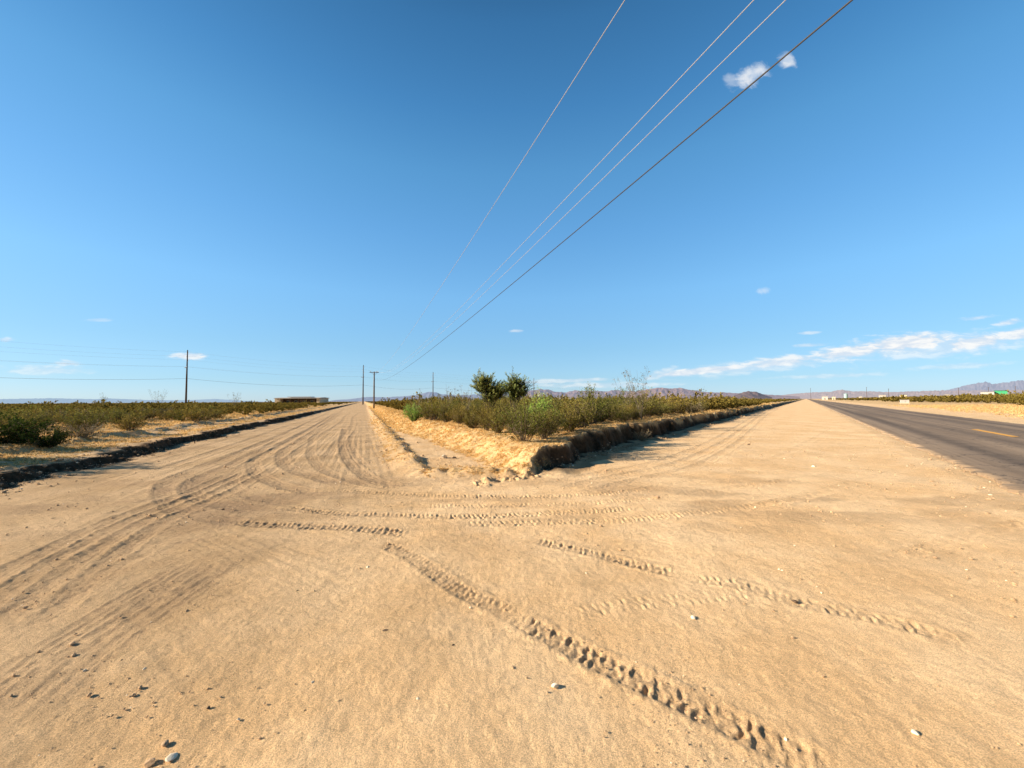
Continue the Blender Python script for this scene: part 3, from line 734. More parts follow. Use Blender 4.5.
# straw grass ---------------------------------------------------------
STRAW = leafy('straw', (.46, .29, .11), (.80, .56, .24), (.95, .76, .42), .3, (1, .97, .93), (1.05, 1, .95))
def build_straw():
    g = np.random.default_rng(21)
    n = 1300000
    r = np.exp(g.uniform(math.log(7.5), math.log(130), n)); az = g.uniform(-.95, .95, n)
    X = r*np.sin(az); Y = r*np.cos(az)
    k = g.uniform(0, 1, n) < straw(X, Y)*np.clip(.55+1.3*fbm(X*2.5, Y*2.5, 2, 130), 0.08, 1)
    X = X[k]; Y = Y[k]
    # log-radial sampling is denser per area near the viewer; that is where blades are small
    if len(X) > 120000:
        s = g.choice(len(X), 120000, replace=False); X = X[s]; Y = Y[s]
    R = np.hypot(X, Y); Zg = Z(X, Y); nb = 8
    sz = np.clip(R*.0032, .035, .13)*g.uniform(.5, 1.5, len(X))
    N_ = len(X)*nb
    cx = np.repeat(X, nb)+g.normal(0, 1, N_)*np.repeat(sz, nb)*.45; cy = np.repeat(Y, nb)+g.normal(0, 1, N_)*np.repeat(sz, nb)*.45
    cz = np.repeat(Zg, nb)-.005; S_ = np.repeat(sz, nb)
    d = g.normal(0, 1, (N_, 3)); d[:, 2] = np.abs(d[:, 2])*.8+.15; d /= np.linalg.norm(d, axis=1)[:, None]
    a = np.cross(d, g.normal(0, 1, (N_, 3))); a /= np.linalg.norm(a, axis=1)[:, None]+1e-9
    W = (S_*.16)[:, None]; Lh = (S_*g.uniform(.6, 1.4, N_))[:, None]
    c = np.stack([cx, cy, cz], 1)
    V = np.stack([c-a*W, c+a*W, c+d*Lh], 1).reshape(-1, 3)
    T = np.arange(N_*3).reshape(-1, 3)
    print('straw tufts', len(X))
    o = link('dry_grass', raw_mesh('dry_grass', V, None, T, [STRAW], face_attr=dict(tone=g.uniform(0, 1, N_))))
    tag(o, 'golden dry grass lying over the raised ground beside the roads', 'grass', kind='stuff')

# ------------------------------------------------------------------ stones
def stone_mesh(seed, name='stone', sub=2):
    import bmesh
    bm = bmesh.new(); bmesh.ops.create_icosphere(bm, subdivisions=sub, radius=1)
    g = np.random.default_rng(seed); ax = g.normal(0, 1, (7, 3)); ax /= np.linalg.norm(ax, axis=1)[:, None]; cut = g.uniform(.45, .8, 7)
    for v in bm.verts:
        c = np.array(v.co)
        for k in range(7):
            d = c@ax[k]
            if d > cut[k]: c = c-ax[k]*(d-cut[k])
        c = c*(1+g.normal(0, .03)); v.co = c
    me = bpy.data.meshes.new(name); bm.to_mesh(me); bm.free(); return me
ROCKW = simple('white_stone', (.92, .76, .55), .9, .2, .15, 2, bump=.0006)
ROCKB = simple('brown_stone', (.48, .33, .20), .95, .1, .2, 2.5, bump=.0006)
ROCKD = simple('dark_stone', (.15, .105, .07), .95, .1, .2, 2.5, bump=.0006)
def stone(px, py, wpx, m, label, group=None, flat=.6, z=None, seed=None):
    xy = G(px, py, 0 if z is None else z); zz = zof(*xy)
    for _ in range(3):
        xy = G(px, py, zz); zz = zof(*xy)
    Yd = xy[1]; s = wpx/F*Yd/2*.85
    me = stone_mesh(seed if seed is not None else int(px*7+py)); me.materials.append(m)
    o = link('stone', me, None, (xy[0], xy[1], zz+s*flat*.12)); o.scale = (s, s*.8, s*flat); o.rotation_euler = (random.uniform(-.2, .2), random.uniform(-.2, .2), random.uniform(0, 6))
    tag(o, label, 'stone', group)
def stones():
    stone(443, 458, 12, ROCKW, 'largest white rock on the sandy flat in front of the straw slope')
    stone(454, 458.5, 7, ROCKD, 'dark stone touching the right side of the largest white rock')
    stone(457, 451, 4, ROCKW, 'small pale stone just beyond the largest white rock')
    stone(423, 456.5, 4.5, ROCKB, 'brown clod left of the largest white rock', flat=.9)
    stone(404, 447, 5, ROCKW, 'pale stone beside the berm of the dirt road')
    stone(564, 465, 4, ROCKW, 'white scrap lying in the shadow of the earth bank', flat=.5)
    stone(547, 470.5, 3, ROCKW, 'small white scrap at the left edge of the bank shadow', flat=.5)
    stone(611, 450, 4, ROCKW, 'white scrap in the bank shadow farther right', flat=.5)
    stone(21, 489, 4, ROCKW, 'white scrap on the shaded left edge of the dirt road', flat=.5)
    stone(385, 631, 11, ROCKD, 'dark stone left of centre on the open sand', flat=.5)
    stone(555, 686, 10, ROCKW, 'small white stone between the foreground tyre tracks', flat=.45)
    stone(693, 618, 8, ROCKW, 'small pale stone between the two treaded tyre tracks', flat=.5)
    stone(813, 466.5, 5, ROCKW, 'pale stone on the bright shoulder near the paved road')
    stone(795, 602, 9, ROCKD, 'dark clod in the right hand tyre track', flat=.4)
    stone(172, 757, 13, ROCKW, 'pale flat stone at the bottom edge left of centre', flat=.3)
    stone(165, 744, 9, ROCKB, 'brown stone above the pale flat stone at the bottom edge', flat=.6)
    stone(150, 763, 13, ROCKB, 'brown stone left of the pale flat stone at the bottom edge', flat=.5)
    stone(915, 733, 10, ROCKW, 'pale stone in the bottom right corner area', flat=.5)
    stone(223, 509.5, 4, ROCKD, 'tiny dark stone in front of the curving tyre marks', flat=.8)
    stone(749, 445, 4, ROCKD, 'dark clod on the bright sand beside the swale ruts', flat=.9)
    stone(848, 520, 6, ROCKB, 'flat brown clod on the bright sand below the paved road', flat=.4)
    g = np.random.default_rng(31)
    for i in range(75):
        if i < 45: px = g.uniform(20, 480); py = g.uniform(560, 765)
        else: px = g.uniform(600, 1020); py = g.uniform(500, 765)
        stone(px, py, g.uniform(2.0, 5), ROCKB if g.uniform() < .75 else (ROCKD if g.uniform() < .3 else ROCKW), 'small stone among the loose stones scattered over the open sand', 'small stones scattered on the sand', g.uniform(.4, .8), seed=1000+i)
    # gravel
    base = stone_mesh(5, 'g', 1); bv = np.array([v.co[:] for v in base.vertices]); bf = np.array([p.vertices[:] for p in base.polygons])
    n = 17000; r = np.exp(g.uniform(math.log(1.5), math.log(22), n)); az = g.uniform(-.95, .95, n)
    X = r*np.sin(az); Y = r*np.cos(az); p = P_(X, Y); q = Q_(X, Y)
    den = np.clip(.10+.8*ss(0, .45, fbm(X*.8, Y*.8, 2, 140))+ss(1.2, 2.4, p)*ss(4, 7, Y)+.7*(np.abs(q-.9) < .5)*(Y > 8), 0, 1)*(p < 2.75)
    k = g.uniform(0, 1, n) < den; X = X[k]; Y = Y[k]; r = r[k]; Zg = Z(X, Y)
    s = .0035*np.exp(g.normal(0, .45, len(X)))*np.clip(r/3, .8, 3.5)
    m = 2600; a_ = np.exp(g.uniform(math.log(7.2), math.log(45), m)); p_ = -5.2+np.abs(g.normal(0, .28, m)); X2, Y2 = road_xy(a_, p_); dpp = bank_edges(X2, Y2)[0]
    X2 = X2+(dpp+g.uniform(-.02, .35, m))*RD[1]*-0; kk = (dpp > -.6) & (dpp < .1) & (Q_(X2, Y2) > 3)
    b_ = np.exp(g.uniform(math.log(6), math.log(40), m)); q_ = -6.5+g.normal(0, .35, m); X3 = q_*LD[1]+b_*LD[0]; Y3 = -q_*LD[0]+b_*LD[1]
    XX = np.concatenate([X2[kk], X3]); YY = np.concatenate([Y2[kk], Y3]); nc = len(XX); n0 = len(X)
    X = np.concatenate([X, XX]); Y = np.concatenate([Y, YY]); Zg = np.concatenate([Zg, Z(XX, YY)]); s = np.concatenate([s, .014*np.exp(g.normal(0, .55, nc))])
    V = bv[None]*s[:, None, None]*np.stack([g.uniform(.7, 1.4, len(X)), g.uniform(.7, 1.4, len(X)), g.uniform(.5, .9, len(X))], 1)[:, None, :]+np.stack([X, Y, Zg+s*.3], 1)[:, None, :]
    T = (bf[None]+np.arange(len(X))[:, None, None]*len(bv)).reshape(-1, 3)
    bpy.data.meshes.remove(base)
    o = link('gravel', raw_mesh('gravel', V.reshape(-1, 3), None, T, [ROCKB, ROCKW], mi_t=np.repeat(g.uniform(0, 1, len(X)) < .03, len(bf)).astype(int)))
    tag(o, 'fine gravel strewn over the sand', 'gravel', kind='stuff')

# ------------------------------------------------------------------ poles and wires
WOOD = simple('weathered_pole_wood', (.10, .07, .05), .9, .1, .3, 3)
WOODL = simple('pole_wood', (.17, .125, .09), .9, .1, .3, 3)
STEEL = simple('galvanised_steel', (.35, .35, .36), .5, .4, .1, 5, .6)
PORC = simple('insulator_grey', (.45, .45, .46), .4, .5, .05)
WIREL = simple('aluminium_wire', (.36, .36, .38), .9, .1, .05, 5)
WIRED = simple('black_cable', (.045, .045, .05), .6, .3, .05)
def insulator(parent, x, y, z, h=.25):
    b = MB(); b.tube([(x, y, z), (x, y, z+h*.3), (x, y, z+h*.32), (x, y, z+h*.5), (x, y, z+h*.52), (x, y, z+h)], [.02, .03, .07, .05, .065, .03], 8); return b.build('insulator', PORC, parent)
def dist_pole(loc, rz, H, label, arm=.78, offs=(-.746, .382, .663), drop=1.64):
    t = empty('power_pole', loc, rz); tag(t, label, 'power pole')
    MB().tube([(0, 0, -.3), (0, 0, H*.5), (0, 0, H+.1)], [.17, .145, .11], 12).build('pole', WOODL, t, True)
    MB().box(-arm-.15, arm+.15, -.20, -.11, H-.12, H).build('crossarm', WOODL, t, bevel=.01)
    b = MB(); b.tube([(-arm*.7, -.155, H-.12), (0, -.14, H-.7)], .02, 6); b.tube([(arm*.7, -.155, H-.12), (0, -.14, H-.7)], .02, 6); b.build('brace', STEEL, t)
    for o_ in offs: insulator(t, o_, -.155, H)
    MB().tube([(0, -.1, H-drop), (0, -.22, H-drop)], .03, 6).build('cable_clamp', STEEL, t)
    return t
def wire(p0, p1, sag, r, m, label, group=None, n=60, name='power_line'):
    p0 = np.array(p0, float); p1 = np.array(p1, float); t = np.linspace(0, 1, n)[:, None]
    P = p0*(1-t)+p1*t; P[:, 2] -= 4*sag*(t*(1-t))[:, 0]
    o = MB().tube([tuple(x) for x in P], r, 6).build(name, m, None, True)
    tag(o, label, 'wire', group); return o
def lines():
    YA, az, Ls, s = 78.818, -.384, 109.0, 2.714; o123 = (-.746, .382, .663); drop, zA, s4, dz = 1.642, 6.316, 2.012, -.748
    A = np.array([-138/380*YA, YA]); d = np.array([-math.sin(az), -math.cos(az)]); nn = np.array([math.cos(az), -math.sin(az)])
    gz = zof(*A); top = CAMH+zA
    B = A+d*Ls; gzB = zof(*B); topB = top+dz
    rz = -az
    dist_pole((A[0], A[1], gz), rz, top-gz-.25, 'wooden power pole with a flat T crossarm beside the dirt road')
    dist_pole((B[0], B[1], gzB), rz, topB-gzB-.25, 'wooden power pole with a crossarm behind the viewpoint')
    def pt(E, o_, z): return (*(E+nn*o_), z)
    labs = ['leftmost of the four overhead wires', 'second from left of the four overhead wires, pale', 'third from left of the four overhead wires, pale']
    for o_, lb in zip(o123, labs):
        wire(pt(A, o_, top), pt(B, o_, topB), s, .0044, WIREL, lb, 'overhead wires above the junction', 120)
    wire(pt(A, 0, top-drop), pt(B, 0, topB-drop), s4, .0064, WIRED, 'black overhead cable, lowest and rightmost of the four wires', 'overhead wires above the junction', 120)
    # beyond the T pole the line carries on along the dirt road
    # transmission line across the left
    tp = [(186, 141), (363, 200), (433, 245), (534, 345), (589.5, 507)]
    tops = [350, 365, 372, 378, 385]
    names = ['tall dark pole standing alone at far left above the brush', 'tall pole beside the far end of the dirt road', 'thin pole on the skyline left of the small trees', 'faint thin pole on the skyline just right of the small trees', 'faint pole in front of the middle mountains']
    pts = []
    for (px, Y), ty, lb in zip(tp, tops, names):
        x = AT(px, 400, Y)[0]; gz = .3; H = AT(px, ty, Y)[2]-gz; pts.append((x, Y, gz, H, lb))
    p1, p2 = pts[0], pts[1]
    pts = [(p1[0]-44, p1[1]-62, .3, p1[3], 'tall dark pole of the far line beyond the left edge of the view')]+pts
    dirn = math.atan2(pts[2][1]-pts[1][1], pts[2][0]-pts[1][0])
    rz = dirn-math.pi/2
    att = []
    for i, (x, Y, gz, H, lb) in enumerate(pts):
        t = empty('transmission_pole', (x, Y, gz), rz); tag(t, lb, 'power pole')
        MB().tube([(0, 0, -.4), (0, 0, H*.5), (0, 0, H)], [.33, .26, .16], 12).build('pole', WOOD, t, True)
        loc = []
        for k, (zz, sd) in enumerate(((.93, 1), (.86, -1), (.79, 1))):
            MB().tube([(0, 0, H*zz), (sd*.9, 0, H*zz+.25)], [.07, .05], 6).build('arm', STEEL, t)
            insulator(t, sd*.9, 0, H*zz+.25, .45); loc.append((sd*.9, 0, H*zz+.7))
        MB().box(-1.3, 1.3, -.42, -.3, H*.68, H*.68+.16).build('crossarm', WOOD, t)
        for sx in (-1.15, 1.15): insulator(t, sx, -.36, H*.68+.16, .3)
        loc += [(-1.15, -.36, H*.68+.46), (1.15, -.36, H*.68+.46), (-.3, -.0, H*.49)]
        c, s_ = math.cos(rz), math.sin(rz)
        att.append([(x+a*c-b*s_, Y+a*s_+b*c, gz+z) for a, b, z in loc])
    for i in range(len(att)-1):
        where = ['left of the lone leftmost pole', 'from the lone leftmost pole to the dirt road pole', 'from the dirt road pole to the thin pole left of the trees', 'behind the two small trees', 'in front of the middle mountains'][i]
        for k in range(6):
            low = k == 5
            wire(att[i][k], att[i+1][k], 1.2+.4*low, .032 if low else .012, WIRED if low else WIREL, ('dark low cable ' if low else 'thin upper wire ')+where, None if low else 'upper conductors of the far line '+where, 24)
    # small far poles along the right of the paved road
    for px, ty, Y, lb in ((811, 388, 520, 'far pole at the vanishing point of the paved road'), (867, 387, 430, 'far pole right of the small white buildings'), (889, 388.5, 420, 'far pole between the white cabinet and the small buildings'), (959, 388, 400, 'far pole left of the green roofed building'), (989, 387, 390, 'far pole behind the green roofed building'), (1016, 386, 380, 'far pole at the right edge of the view'), (668, 389, 480, 'far pole on the skyline below the middle mountains')):
        x = AT(px, 400, Y)[0]; H = AT(px, ty, Y)[2]-.4
        t = empty('power_pole', (x, Y, .4), 1.0); tag(t, lb, 'power pole')
        MB().tube([(0, 0, -.3), (0, 0, H)], [.22, .15], 8).build('pole', WOOD, t, True); MB().box(-1.3, 1.3, -.3, -.16, H-.9, H-.7).build('crossarm', WOOD, t)

# ------------------------------------------------------------------ buildings
CREAM = simple('cream_plaster', (.62, .52, .38), .9, .1, .08, 1)
WHITEP = simple('white_painted_steel', (.48, .46, .43), .8, .2, .05, 1)
ROOFM = simple('pale_metal_roof', (.55, .57, .6), .4, .5, .08, .7, .4)
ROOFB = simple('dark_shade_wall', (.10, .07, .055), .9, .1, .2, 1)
GREENM = simple('green_painted_steel', (.05, .36, .16), .55, .3, .08, 1)
TEAL = simple('pale_teal_paint', (.32, .48, .48), .6, .3, .06, 1)
GLASS = simple('window_glass', (.04, .05, .06), .1, .6, .05)
DOORM = simple('door_paint', (.22, .16, .12), .6, .3, .05)
def long_house():
    Y = 190; x0 = AT(276, 400, Y)[0]; x1 = AT(319, 400, Y)[0]; zt = AT(297, 397.3, Y)[2]; W = x1-x0; gz = .35
    t = empty('long_low_building', (x0, Y, gz)); tag(t, 'long low flat roofed building beside the dirt road, cream end wall and dark open front', 'building')
    H = zt-gz
    MB().box(0, W, 2.2, 9, -.3, H-.55).build('wall', ROOFB, t)  # dark wall colour stands in for the shade under the porch
    MB().box(-.6, 2.2, -.1, 9.2, -.3, H-.62).build('end_wall', CREAM, t)
    MB().box(W-1.2, W+.3, -.1, 9.2, -.3, H-.62).build('end_wall', CREAM, t)
    MB().add([(-.8, -.6, H-.6), (W+.6, -.6, H-.6), (W+.6, 9.6, H-.6), (-.8, 9.6, H-.6), (-.8, -.6, H-.3), (W+.6, -.6, H-.3), (W+.6, 4.5, H), (-.8, 4.5, H), (W+.6, 9.6, H-.3), (-.8, 9.6, H-.3)],
             [(0, 1, 5, 4), (4, 5, 6, 7), (7, 6, 8, 9), (1, 2, 8, 6, 5), (3, 0, 4, 7, 9), (2, 3, 9, 8), (0, 3, 2, 1)]).build('roof', WHITEP, t)
    MB().box(W*.27, W*.82, -.2, 3.2, H+.004, H+.35).build('roof_unit', ROOFM, t)
    for i in range(5):
        xx = 3.2+(W-5.4)*i/4
        MB().box(xx-.09, xx+.09, -.15, .03, -.3, H-.62).build('post', WOODL, t)
        w = MB().box(xx+.9, xx+2.2, 2.1, 2.197, .9, 2.0).build('window', WHITEP, t) if i < 4 else None
        if w: MB().box(xx+1.0, xx+2.1, 2.06, 2.09, 1.0, 1.9).build('pane', GLASS, w)
    MB().box(W*.5, W*.5+1, 2.1, 2.197, -.3, 2.1).build('door', DOORM, t)
long_label = None
def shed(px0, px1, ptop, Y, wallm, roofm, name, label, gz=.4, dep=8, pitch=.5, green=False, rz=0):
    x0 = AT(px0, 400, Y)[0]; r1 = ray(px1, 400); zt = AT((px0+px1)/2, ptop, Y)[2]; H = zt-gz; r = min(pitch, H*.3)
    rz = -math.atan2(AT((px0+px1)/2, 400, Y)[0], Y); c_, s_ = math.cos(rz), math.sin(rz); k = r1[0]/r1[1]
    W = (k*Y-x0)/(c_-k*s_)
    t = empty(name, (x0, Y, gz), rz); tag(t, label, 'building')
    MB().box(0, W, 0, dep, -.4, H-r).build('wall', wallm, t)
    MB().add([(-.3, -.4, H-r), (W+.3, -.4, H-r), (W+.3, dep+.4, H-r), (-.3, dep+.4, H-r), (-.3, dep/2, H), (W+.3, dep/2, H)],
             [(0, 1, 5, 4), (2, 3, 4, 5), (0, 4, 3), (1, 2, 5), (3, 2, 1, 0)]).build('roof', roofm, t)
    n = max(1, int(W/4))
    for i in range(n):
        xx = W*(i+.5)/n
        if i == n//2: MB().box(xx-.5, xx+.5, -.06, -.003, -.3, min(2.1, H-r-.2)).build('door', DOORM, t)
        else: MB().box(xx-.6, xx+.6, -.06, -.003, .9, min(1.9, H-r-.2)).build('window', GLASS, t)
    return t
def buildings():
    long_house()
    shed(131, 141, 402.7, 330, ROOFB, ROOFB, 'dark_shed', 'small dark flat shed on the skyline left of the lone pole', pitch=.3)
    shed(557, 570, 396.8, 420, WHITEP, WHITEP, 'white_building', 'low white building behind the brush in front of the middle mountains')
    shed(524, 529, 395.5, 360, CREAM, WHITEP, 'white_building', 'small pale building just right of the two small trees')
    shed(704.5, 708.5, 395.6, 430, WHITEP, WHITEP, 'white_building', 'tiny white building behind the right part of the central brush')
    shed(822, 828, 396.0, 480, WHITEP, WHITEP, 'white_building', 'wider white building near the vanishing point of the paved road')
    shed(832, 835.5, 396.3, 460, CREAM, WHITEP, 'white_building', 'small white building right of the wider one near the vanishing point')
    shed(859, 862.5, 396, 440, WHITEP, WHITEP, 'white_building', 'small white building left of the far pole beside the paved road')
    shed(879, 886, 394.8, 420, WHITEP, CREAM, 'white_building', 'pale building behind the bushes right of the paved road')
    shed(900, 907, 394.6, 420, CREAM, WHITEP, 'white_building', 'cream building behind the bushes beyond the white cabinet')
    shed(945, 950, 394.3, 400, WHITEP, CREAM, 'white_building', 'pale low building left of the green roofed building')
    shed(981, 994.5, 391.6, 300, WHITEP, WHITEP, 'white_building', 'long white building joined to the left of the green building', pitch=.3)
    shed(994.8, 1008, 390.4, 298, GREENM, GREENM, 'green_building', 'bright green metal building near the right edge', pitch=.4)
    # pale round tank
    Y = 400; x = AT(846, 400, Y)[0]; H = AT(846, 393.3, Y)[2]-.4; t = empty('water_tank', (x, Y, .4)); tag(t, 'pale teal round water tank beside the far end of the paved road', 'tank')
    MB().tube([(0, 0, -.3), (0, 0, H-.8)], 1.6, 24).build('body', TEAL, t); MB().tube([(0, 0, H-.797), (0, 0, H)], [1.65, .15], 24).build('roof', TEAL, t)
    # white roadside cabinet
    Y = 112; x = AT(904.5, 400, Y)[0]; gz = zof(x, Y); t = empty('utility_cabinet', (x, Y, gz), -.6); tag(t, 'low white cabinet on the straw verge right of the paved road', 'cabinet')
    MB().box(-1.0, 1.0, -.4, .4, -.1, .14).build('base', CREAM, t)
    MB().box(-.92, .92, -.35, .35, .143, 1.0).build('body', WHITEP, t, bevel=.03); MB().box(-.97, .97, -.4, .4, 1.003, 1.1).build('lid', WHITEP, t, bevel=.02)
    MB().box(.02, .05, -.375, -.353, .3, .9).build('door_seam', STEEL, t); MB().box(.12, .16, -.40, -.353, .55, .7).build('handle', STEEL, t)

# ------------------------------------------------------------------ mountains
def mountain(name, prof, R0, depth, col, haze, hz, seed, rough=.25):
    """prof: list of (pixel x, pixel y) of the skyline -> real relief standing R0 away"""
    px = np.linspace(prof[0][0], prof[-1][0], max(60, int((prof[-1][0]-prof[0][0])*1.6)))
    py = np.interp(px, [a for a, b in prof], [b for a, b in prof])
    nr = 26; V = []
    for j in range(nr):
        v = j/(nr-1)
        for x, y in zip(px, py):
            t = AT(x, y, R0+depth*.55); H = max(t[2], 3); Yr = R0+depth*v; X = t[0]*Yr/(R0+depth*.55)*1.0
            V.append((X, Yr, H, v))
    V = np.array(V); v = V[:, 3]
    env = np.where(v < .55, (v/.55)**1.1, 1-(v-.55)/.45); sc = depth*.12
    rg = 1-2*np.abs(fbm(V[:, 0]/sc, V[:, 1]/(sc*2.5), 4, seed)); rg2 = fbm(V[:, 0]/(sc*.4), V[:, 1]/(sc*.5), 2, seed+5)
    edge = np.minimum(1, np.abs(V[:, 3]-.55)*6)
    Hh = V[:, 2]*env*(1+(rough*(rg-.6)+.12*rg2)*np.clip(edge, .25, 1))-10*(v == 0)-10*(v == 1)
    P = np.stack([V[:, 0], V[:, 1], Hh], 1); n = len(px)
    i = np.arange(nr-1)[:, None]*n; j = np.arange(n-1)[None]
    Q = np.stack([i+j, i+j+1, i+n+j+1, i+n+j], -1).reshape(-1, 4)
    m, nt, b = mat(name+'_rock', 1, 0); nn = N(nt); geo = nt.nodes.new('ShaderNodeNewGeometry')
    t = tex(nt, 'ShaderNodeTexNoise', geo.outputs['Position'], .004, 6, .65)
    c = MixC(nt, nn.mr(t.outputs['Fac'], .35, .65), tuple(x*.7 for x in col), tuple(x*1.25 for x in col)); nt.links.new(c, b.inputs['Base Color'])
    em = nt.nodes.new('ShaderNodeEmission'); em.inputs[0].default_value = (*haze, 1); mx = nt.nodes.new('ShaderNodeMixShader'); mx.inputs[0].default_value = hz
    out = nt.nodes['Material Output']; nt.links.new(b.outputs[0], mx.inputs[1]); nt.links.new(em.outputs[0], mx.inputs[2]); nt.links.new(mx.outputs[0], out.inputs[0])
    o = link(name, raw_mesh(name, P, Q, None, [m], True)); tag(o, kind='structure')
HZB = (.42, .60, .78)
def mountains():
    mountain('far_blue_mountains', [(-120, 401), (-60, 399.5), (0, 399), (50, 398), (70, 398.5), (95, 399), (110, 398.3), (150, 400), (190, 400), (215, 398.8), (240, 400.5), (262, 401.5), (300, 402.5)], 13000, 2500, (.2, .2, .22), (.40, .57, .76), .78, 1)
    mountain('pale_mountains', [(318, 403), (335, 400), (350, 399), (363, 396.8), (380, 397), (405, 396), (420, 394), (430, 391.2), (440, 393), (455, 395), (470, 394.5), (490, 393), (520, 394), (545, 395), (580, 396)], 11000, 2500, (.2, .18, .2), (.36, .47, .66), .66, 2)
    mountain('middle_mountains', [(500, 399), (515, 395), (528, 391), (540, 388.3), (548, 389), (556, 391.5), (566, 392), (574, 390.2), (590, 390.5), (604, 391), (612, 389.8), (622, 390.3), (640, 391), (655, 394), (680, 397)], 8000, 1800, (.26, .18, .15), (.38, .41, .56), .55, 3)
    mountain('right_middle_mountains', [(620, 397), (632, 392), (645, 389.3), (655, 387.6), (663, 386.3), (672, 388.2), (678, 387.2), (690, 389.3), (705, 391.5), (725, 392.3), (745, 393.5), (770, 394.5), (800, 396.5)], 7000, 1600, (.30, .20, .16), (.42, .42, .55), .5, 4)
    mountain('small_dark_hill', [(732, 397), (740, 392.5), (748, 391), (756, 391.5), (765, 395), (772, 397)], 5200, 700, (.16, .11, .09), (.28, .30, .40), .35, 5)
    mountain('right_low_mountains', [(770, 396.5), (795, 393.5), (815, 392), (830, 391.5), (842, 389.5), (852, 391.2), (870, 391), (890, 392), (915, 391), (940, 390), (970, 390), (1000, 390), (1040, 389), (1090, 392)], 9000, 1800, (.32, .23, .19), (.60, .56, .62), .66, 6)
    mountain('right_blue_mountains', [(930, 394), (950, 389), (970, 384), (985, 381.3), (995, 383.5), (1008, 381.6), (1022, 379.8), (1050, 379), (1100, 384), (1150, 390)], 12000, 2500, (.24, .21, .22), (.47, .52, .66), .76, 7)

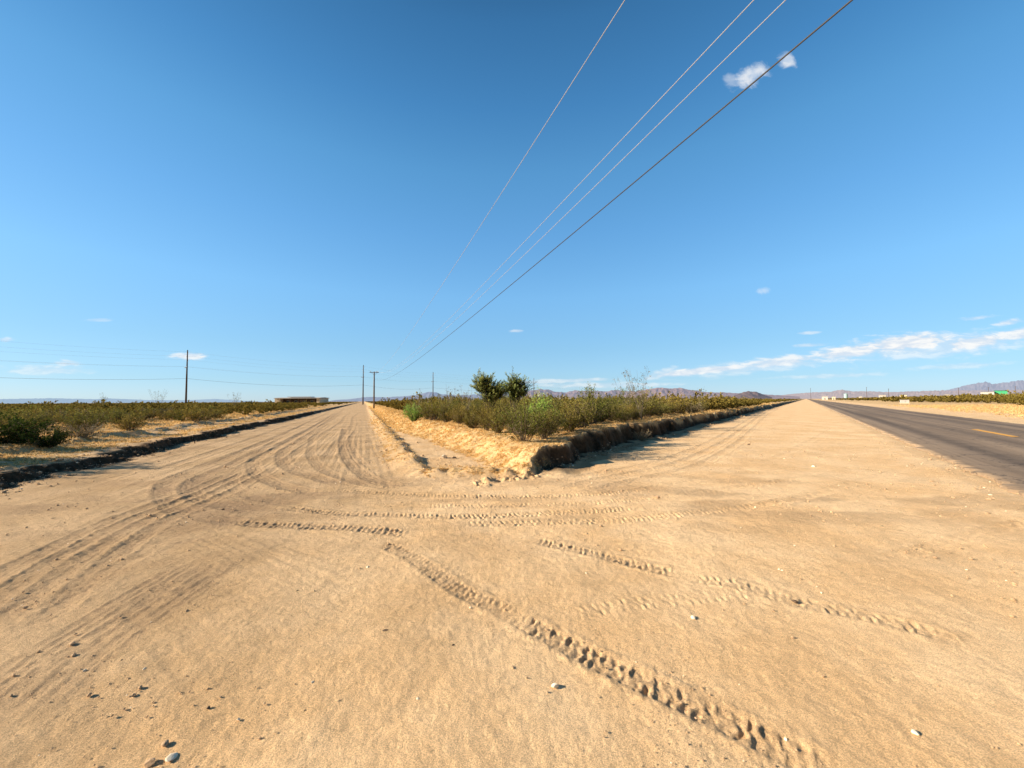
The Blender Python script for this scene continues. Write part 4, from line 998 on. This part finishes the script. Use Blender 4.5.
# ------------------------------------------------------------------ sky, sun, camera
def sky():
    w = bpy.data.worlds.new("World"); S.world = w; w.use_nodes = True; nt = w.node_tree
    for x in list(nt.nodes): nt.nodes.remove(x)
    n = N(nt); out = nt.nodes.new('ShaderNodeOutputWorld')
    st = nt.nodes.new('ShaderNodeTexSky'); st.sky_type = 'NISHITA'; st.sun_disc = False
    st.sun_elevation = SUN_EL; st.sun_rotation = SUNROT
    st.altitude = 600; st.air_density = 1.0; st.dust_density = .6; st.ozone_density = 1.6
    hs = nt.nodes.new('ShaderNodeHueSaturation'); hs.inputs['Saturation'].default_value = SKYSAT; hs.inputs['Value'].default_value = 1
    nt.links.new(st.outputs[0], hs.inputs['Color'])
    gm = nt.nodes.new('ShaderNodeGamma'); gm.inputs[1].default_value = .4; nt.links.new(hs.outputs[0], gm.inputs[0])
    bg = nt.nodes.new('ShaderNodeBackground'); bg.inputs[1].default_value = SKYSTR
    tc = nt.nodes.new('ShaderNodeTexCoord'); sep = nt.nodes.new('ShaderNodeSeparateXYZ'); nt.links.new(tc.outputs['Generated'], sep.inputs[0])
    cr = nt.nodes.new('ShaderNodeValToRGB'); zs = [0, .05, .13, .26, .4, .52, .62, .72, .85, 1]
    cs = [[0.279, 0.372, 0.516], [0.227, 0.346, 0.464], [0.214, 0.347, 0.457], [0.212, 0.372, 0.51], [0.168, 0.332, 0.485], [0.136, 0.30, 0.44], [0.094, 0.238, 0.378], [0.068, 0.184, 0.30], [0.022, 0.06, 0.11], [0.014, 0.04, 0.08]]
    while len(cr.color_ramp.elements) < len(zs): cr.color_ramp.elements.new(.5)
    for e, z_, c_ in zip(cr.color_ramp.elements, zs, cs): e.position = z_; e.color = (*c_, 1)
    nt.links.new(sep.outputs[2], cr.inputs[0])
    tinted = MixC(nt, 1., gm.outputs[0], cr.outputs[0], 'MULTIPLY')
    sc_ = nt.nodes.new('ShaderNodeVectorMath'); sc_.operation = 'SCALE'; nt.links.new(n.mr(sep.outputs[1], -.35, .12, .38/SKYSTR, 1/SKYSTR), sc_.inputs['Scale'])
    nt.links.new(tinted, sc_.inputs[0]); nt.links.new(sc_.outputs[0], bg.inputs[0])
    yy = n.m('MAXIMUM', sep.outputs[1], .02)
    u = n.m('DIVIDE', sep.outputs[0], yy); v = n.m('DIVIDE', sep.outputs[2], yy)
    front = n.m('GREATER_THAN', sep.outputs[1], .05)
    cv = nt.nodes.new('ShaderNodeCombineXYZ'); nt.links.new(u, cv.inputs[0]); nt.links.new(n.m('MULTIPLY', v, 3.6), cv.inputs[1])
    cv2 = nt.nodes.new('ShaderNodeCombineXYZ'); nt.links.new(u, cv2.inputs[0]); nt.links.new(v, cv2.inputs[1])
    low = tex(nt, 'ShaderNodeTexNoise', cv.outputs[0], 16, 9, .6); hi = tex(nt, 'ShaderNodeTexNoise', cv2.outputs[0], 24, 9, .62)
    low.inputs['Distortion'].default_value = .3; hi.inputs['Distortion'].default_value = .5
    def blob(px, py, wx, wy, ang, k, nz, thr=.5):
        r = ray(px, py); u0 = r[0]/r[1]; v0 = r[2]/r[1]; ca, sa = math.cos(ang), math.sin(ang)
        du = n.m('SUBTRACT', u, u0); dv = n.m('SUBTRACT', v, v0)
        a = n.m('DIVIDE', n.m('ADD', n.m('MULTIPLY', du, ca), n.m('MULTIPLY', dv, sa)), wx/F)
        b = n.m('DIVIDE', n.m('SUBTRACT', n.m('MULTIPLY', dv, ca), n.m('MULTIPLY', du, sa)), wy/F)
        e = n.m('EXPONENT', n.m('MULTIPLY', n.m('ADD', n.m('MULTIPLY', a, a), n.m('MULTIPLY', b, b)), -1))
        x = n.m('SUBTRACT', n.m('ADD', e, n.m('MULTIPLY', nz, 1.5)), .75+thr)
        return n.m('MULTIPLY', n.m('MULTIPLY', n.mr(x, 0, .6), n.mr(e, .01, .2)), k)
    L, H = low.outputs['Fac'], hi.outputs['Fac']
    bl = [(749, 76, 26, 15, .45, .75, H, .42), (786, 61, 14, 10, .3, .7, H, .42), (734, 80, 16, 12, .2, .4, H, .5),
          (762, 291, 16, 6, .1, .45, H, .6), (700, 371, 60, 4, .1, .9, L, .2), (560, 381, 60, 2.5, .03, .5, L, .25), (780, 362, 60, 7, .09, .85, L, .34), (850, 352, 50, 9, .12, .95, L, .32),
          (905, 343, 60, 11, .1, 1., L, .28), (940, 346, 110, 13, .08, .5, L, .22), (760, 366, 100, 7, .09, .45, L, .25), (975, 342, 50, 9, .12, .95, L, .32), (1020, 334, 40, 8, .12, .9, L, .34), (1010, 322, 24, 5, .1, .8, L, .5),
          (905, 352, 90, 7, .02, .6, L, .42), (810, 345, 30, 3, .05, .6, L, .5), (830, 376, 70, 3, .03, .35, L, .4), (960, 366, 60, 4, .05, .35, L, .4), (975, 318, 26, 3.5, .1, .5, L, .5), (808, 333, 18, 2.5, .05, .5, L, .5),
          (190, 356, 22, 4, 0, .8, L, .3), (68, 363, 18, 5, 0, .6, L, .4), (45, 370, 60, 7, 0, .4, L, .42), (6, 340, 14, 3, 0, .6, L, .4), (100, 320, 16, 2.5, 0, .3, L, .4), (517, 331, 10, 2.2, 0, .5, L, .45),
          (600, 385, 90, 4, 0, .5, L, .42), (660, 374, 30, 6, .3, .5, L, .42)]
    mask = None
    for b_ in bl:
        x = blob(*b_); mask = x if mask is None else n.m('MAXIMUM', mask, x)
    mask = n.m('MULTIPLY', mask, front)
    cb = nt.nodes.new('ShaderNodeBackground'); cb.inputs[1].default_value = 1
    shade = n.mr(L, .42, .62); nt.links.new(MixC(nt, shade, (.72, .80, .90), (.98, .98, .97)), cb.inputs[0])
    mx = nt.nodes.new('ShaderNodeMixShader'); nt.links.new(mask, mx.inputs[0]); nt.links.new(bg.outputs[0], mx.inputs[1]); nt.links.new(cb.outputs[0], mx.inputs[2]); nt.links.new(mx.outputs[0], out.inputs[0])
SKYSAT = 1.25; SKYSTR = .13
sdir = Vector((-1, -SUN_S, 0)).normalized()            # horizontal direction towards the sun
SUNROT = math.atan2(sdir.x, sdir.y)
sky()
sun = bpy.data.lights.new('sun', 'SUN'); sun.energy = 9.4; sun.angle = math.radians(.53); sun.color = (1, .85, .66)
so = bpy.data.objects.new('sun', sun); COL.objects.link(so)
tosun = Vector((sdir.x*math.cos(SUN_EL), sdir.y*math.cos(SUN_EL), math.sin(SUN_EL)))
so.rotation_euler = (-tosun).to_track_quat('-Z', 'Y').to_euler()
cd = bpy.data.cameras.new('camera'); cam = bpy.data.objects.new('camera', cd); COL.objects.link(cam); S.camera = cam
cd.sensor_width = 36; cd.lens = 36*F/1024; cd.clip_start = .05; cd.clip_end = 40000
from mathutils import Matrix
Rm = Matrix.Rotation(math.pi/2+PITCH, 4, 'X') @ Matrix.Rotation(-ROLL, 4, 'Z')
cam.matrix_world = Matrix.Translation((0, 0, CAMH)) @ Rm
S.view_settings.view_transform = 'Standard'; S.view_settings.look = 'None'; S.view_settings.exposure = 0; S.view_settings.gamma = 1

import time
for fn in (build_ground, build_road, build_straw, stones, lines, buildings, mountains):
    t0 = time.time(); fn(); print(fn.__name__, round(time.time()-t0, 1))
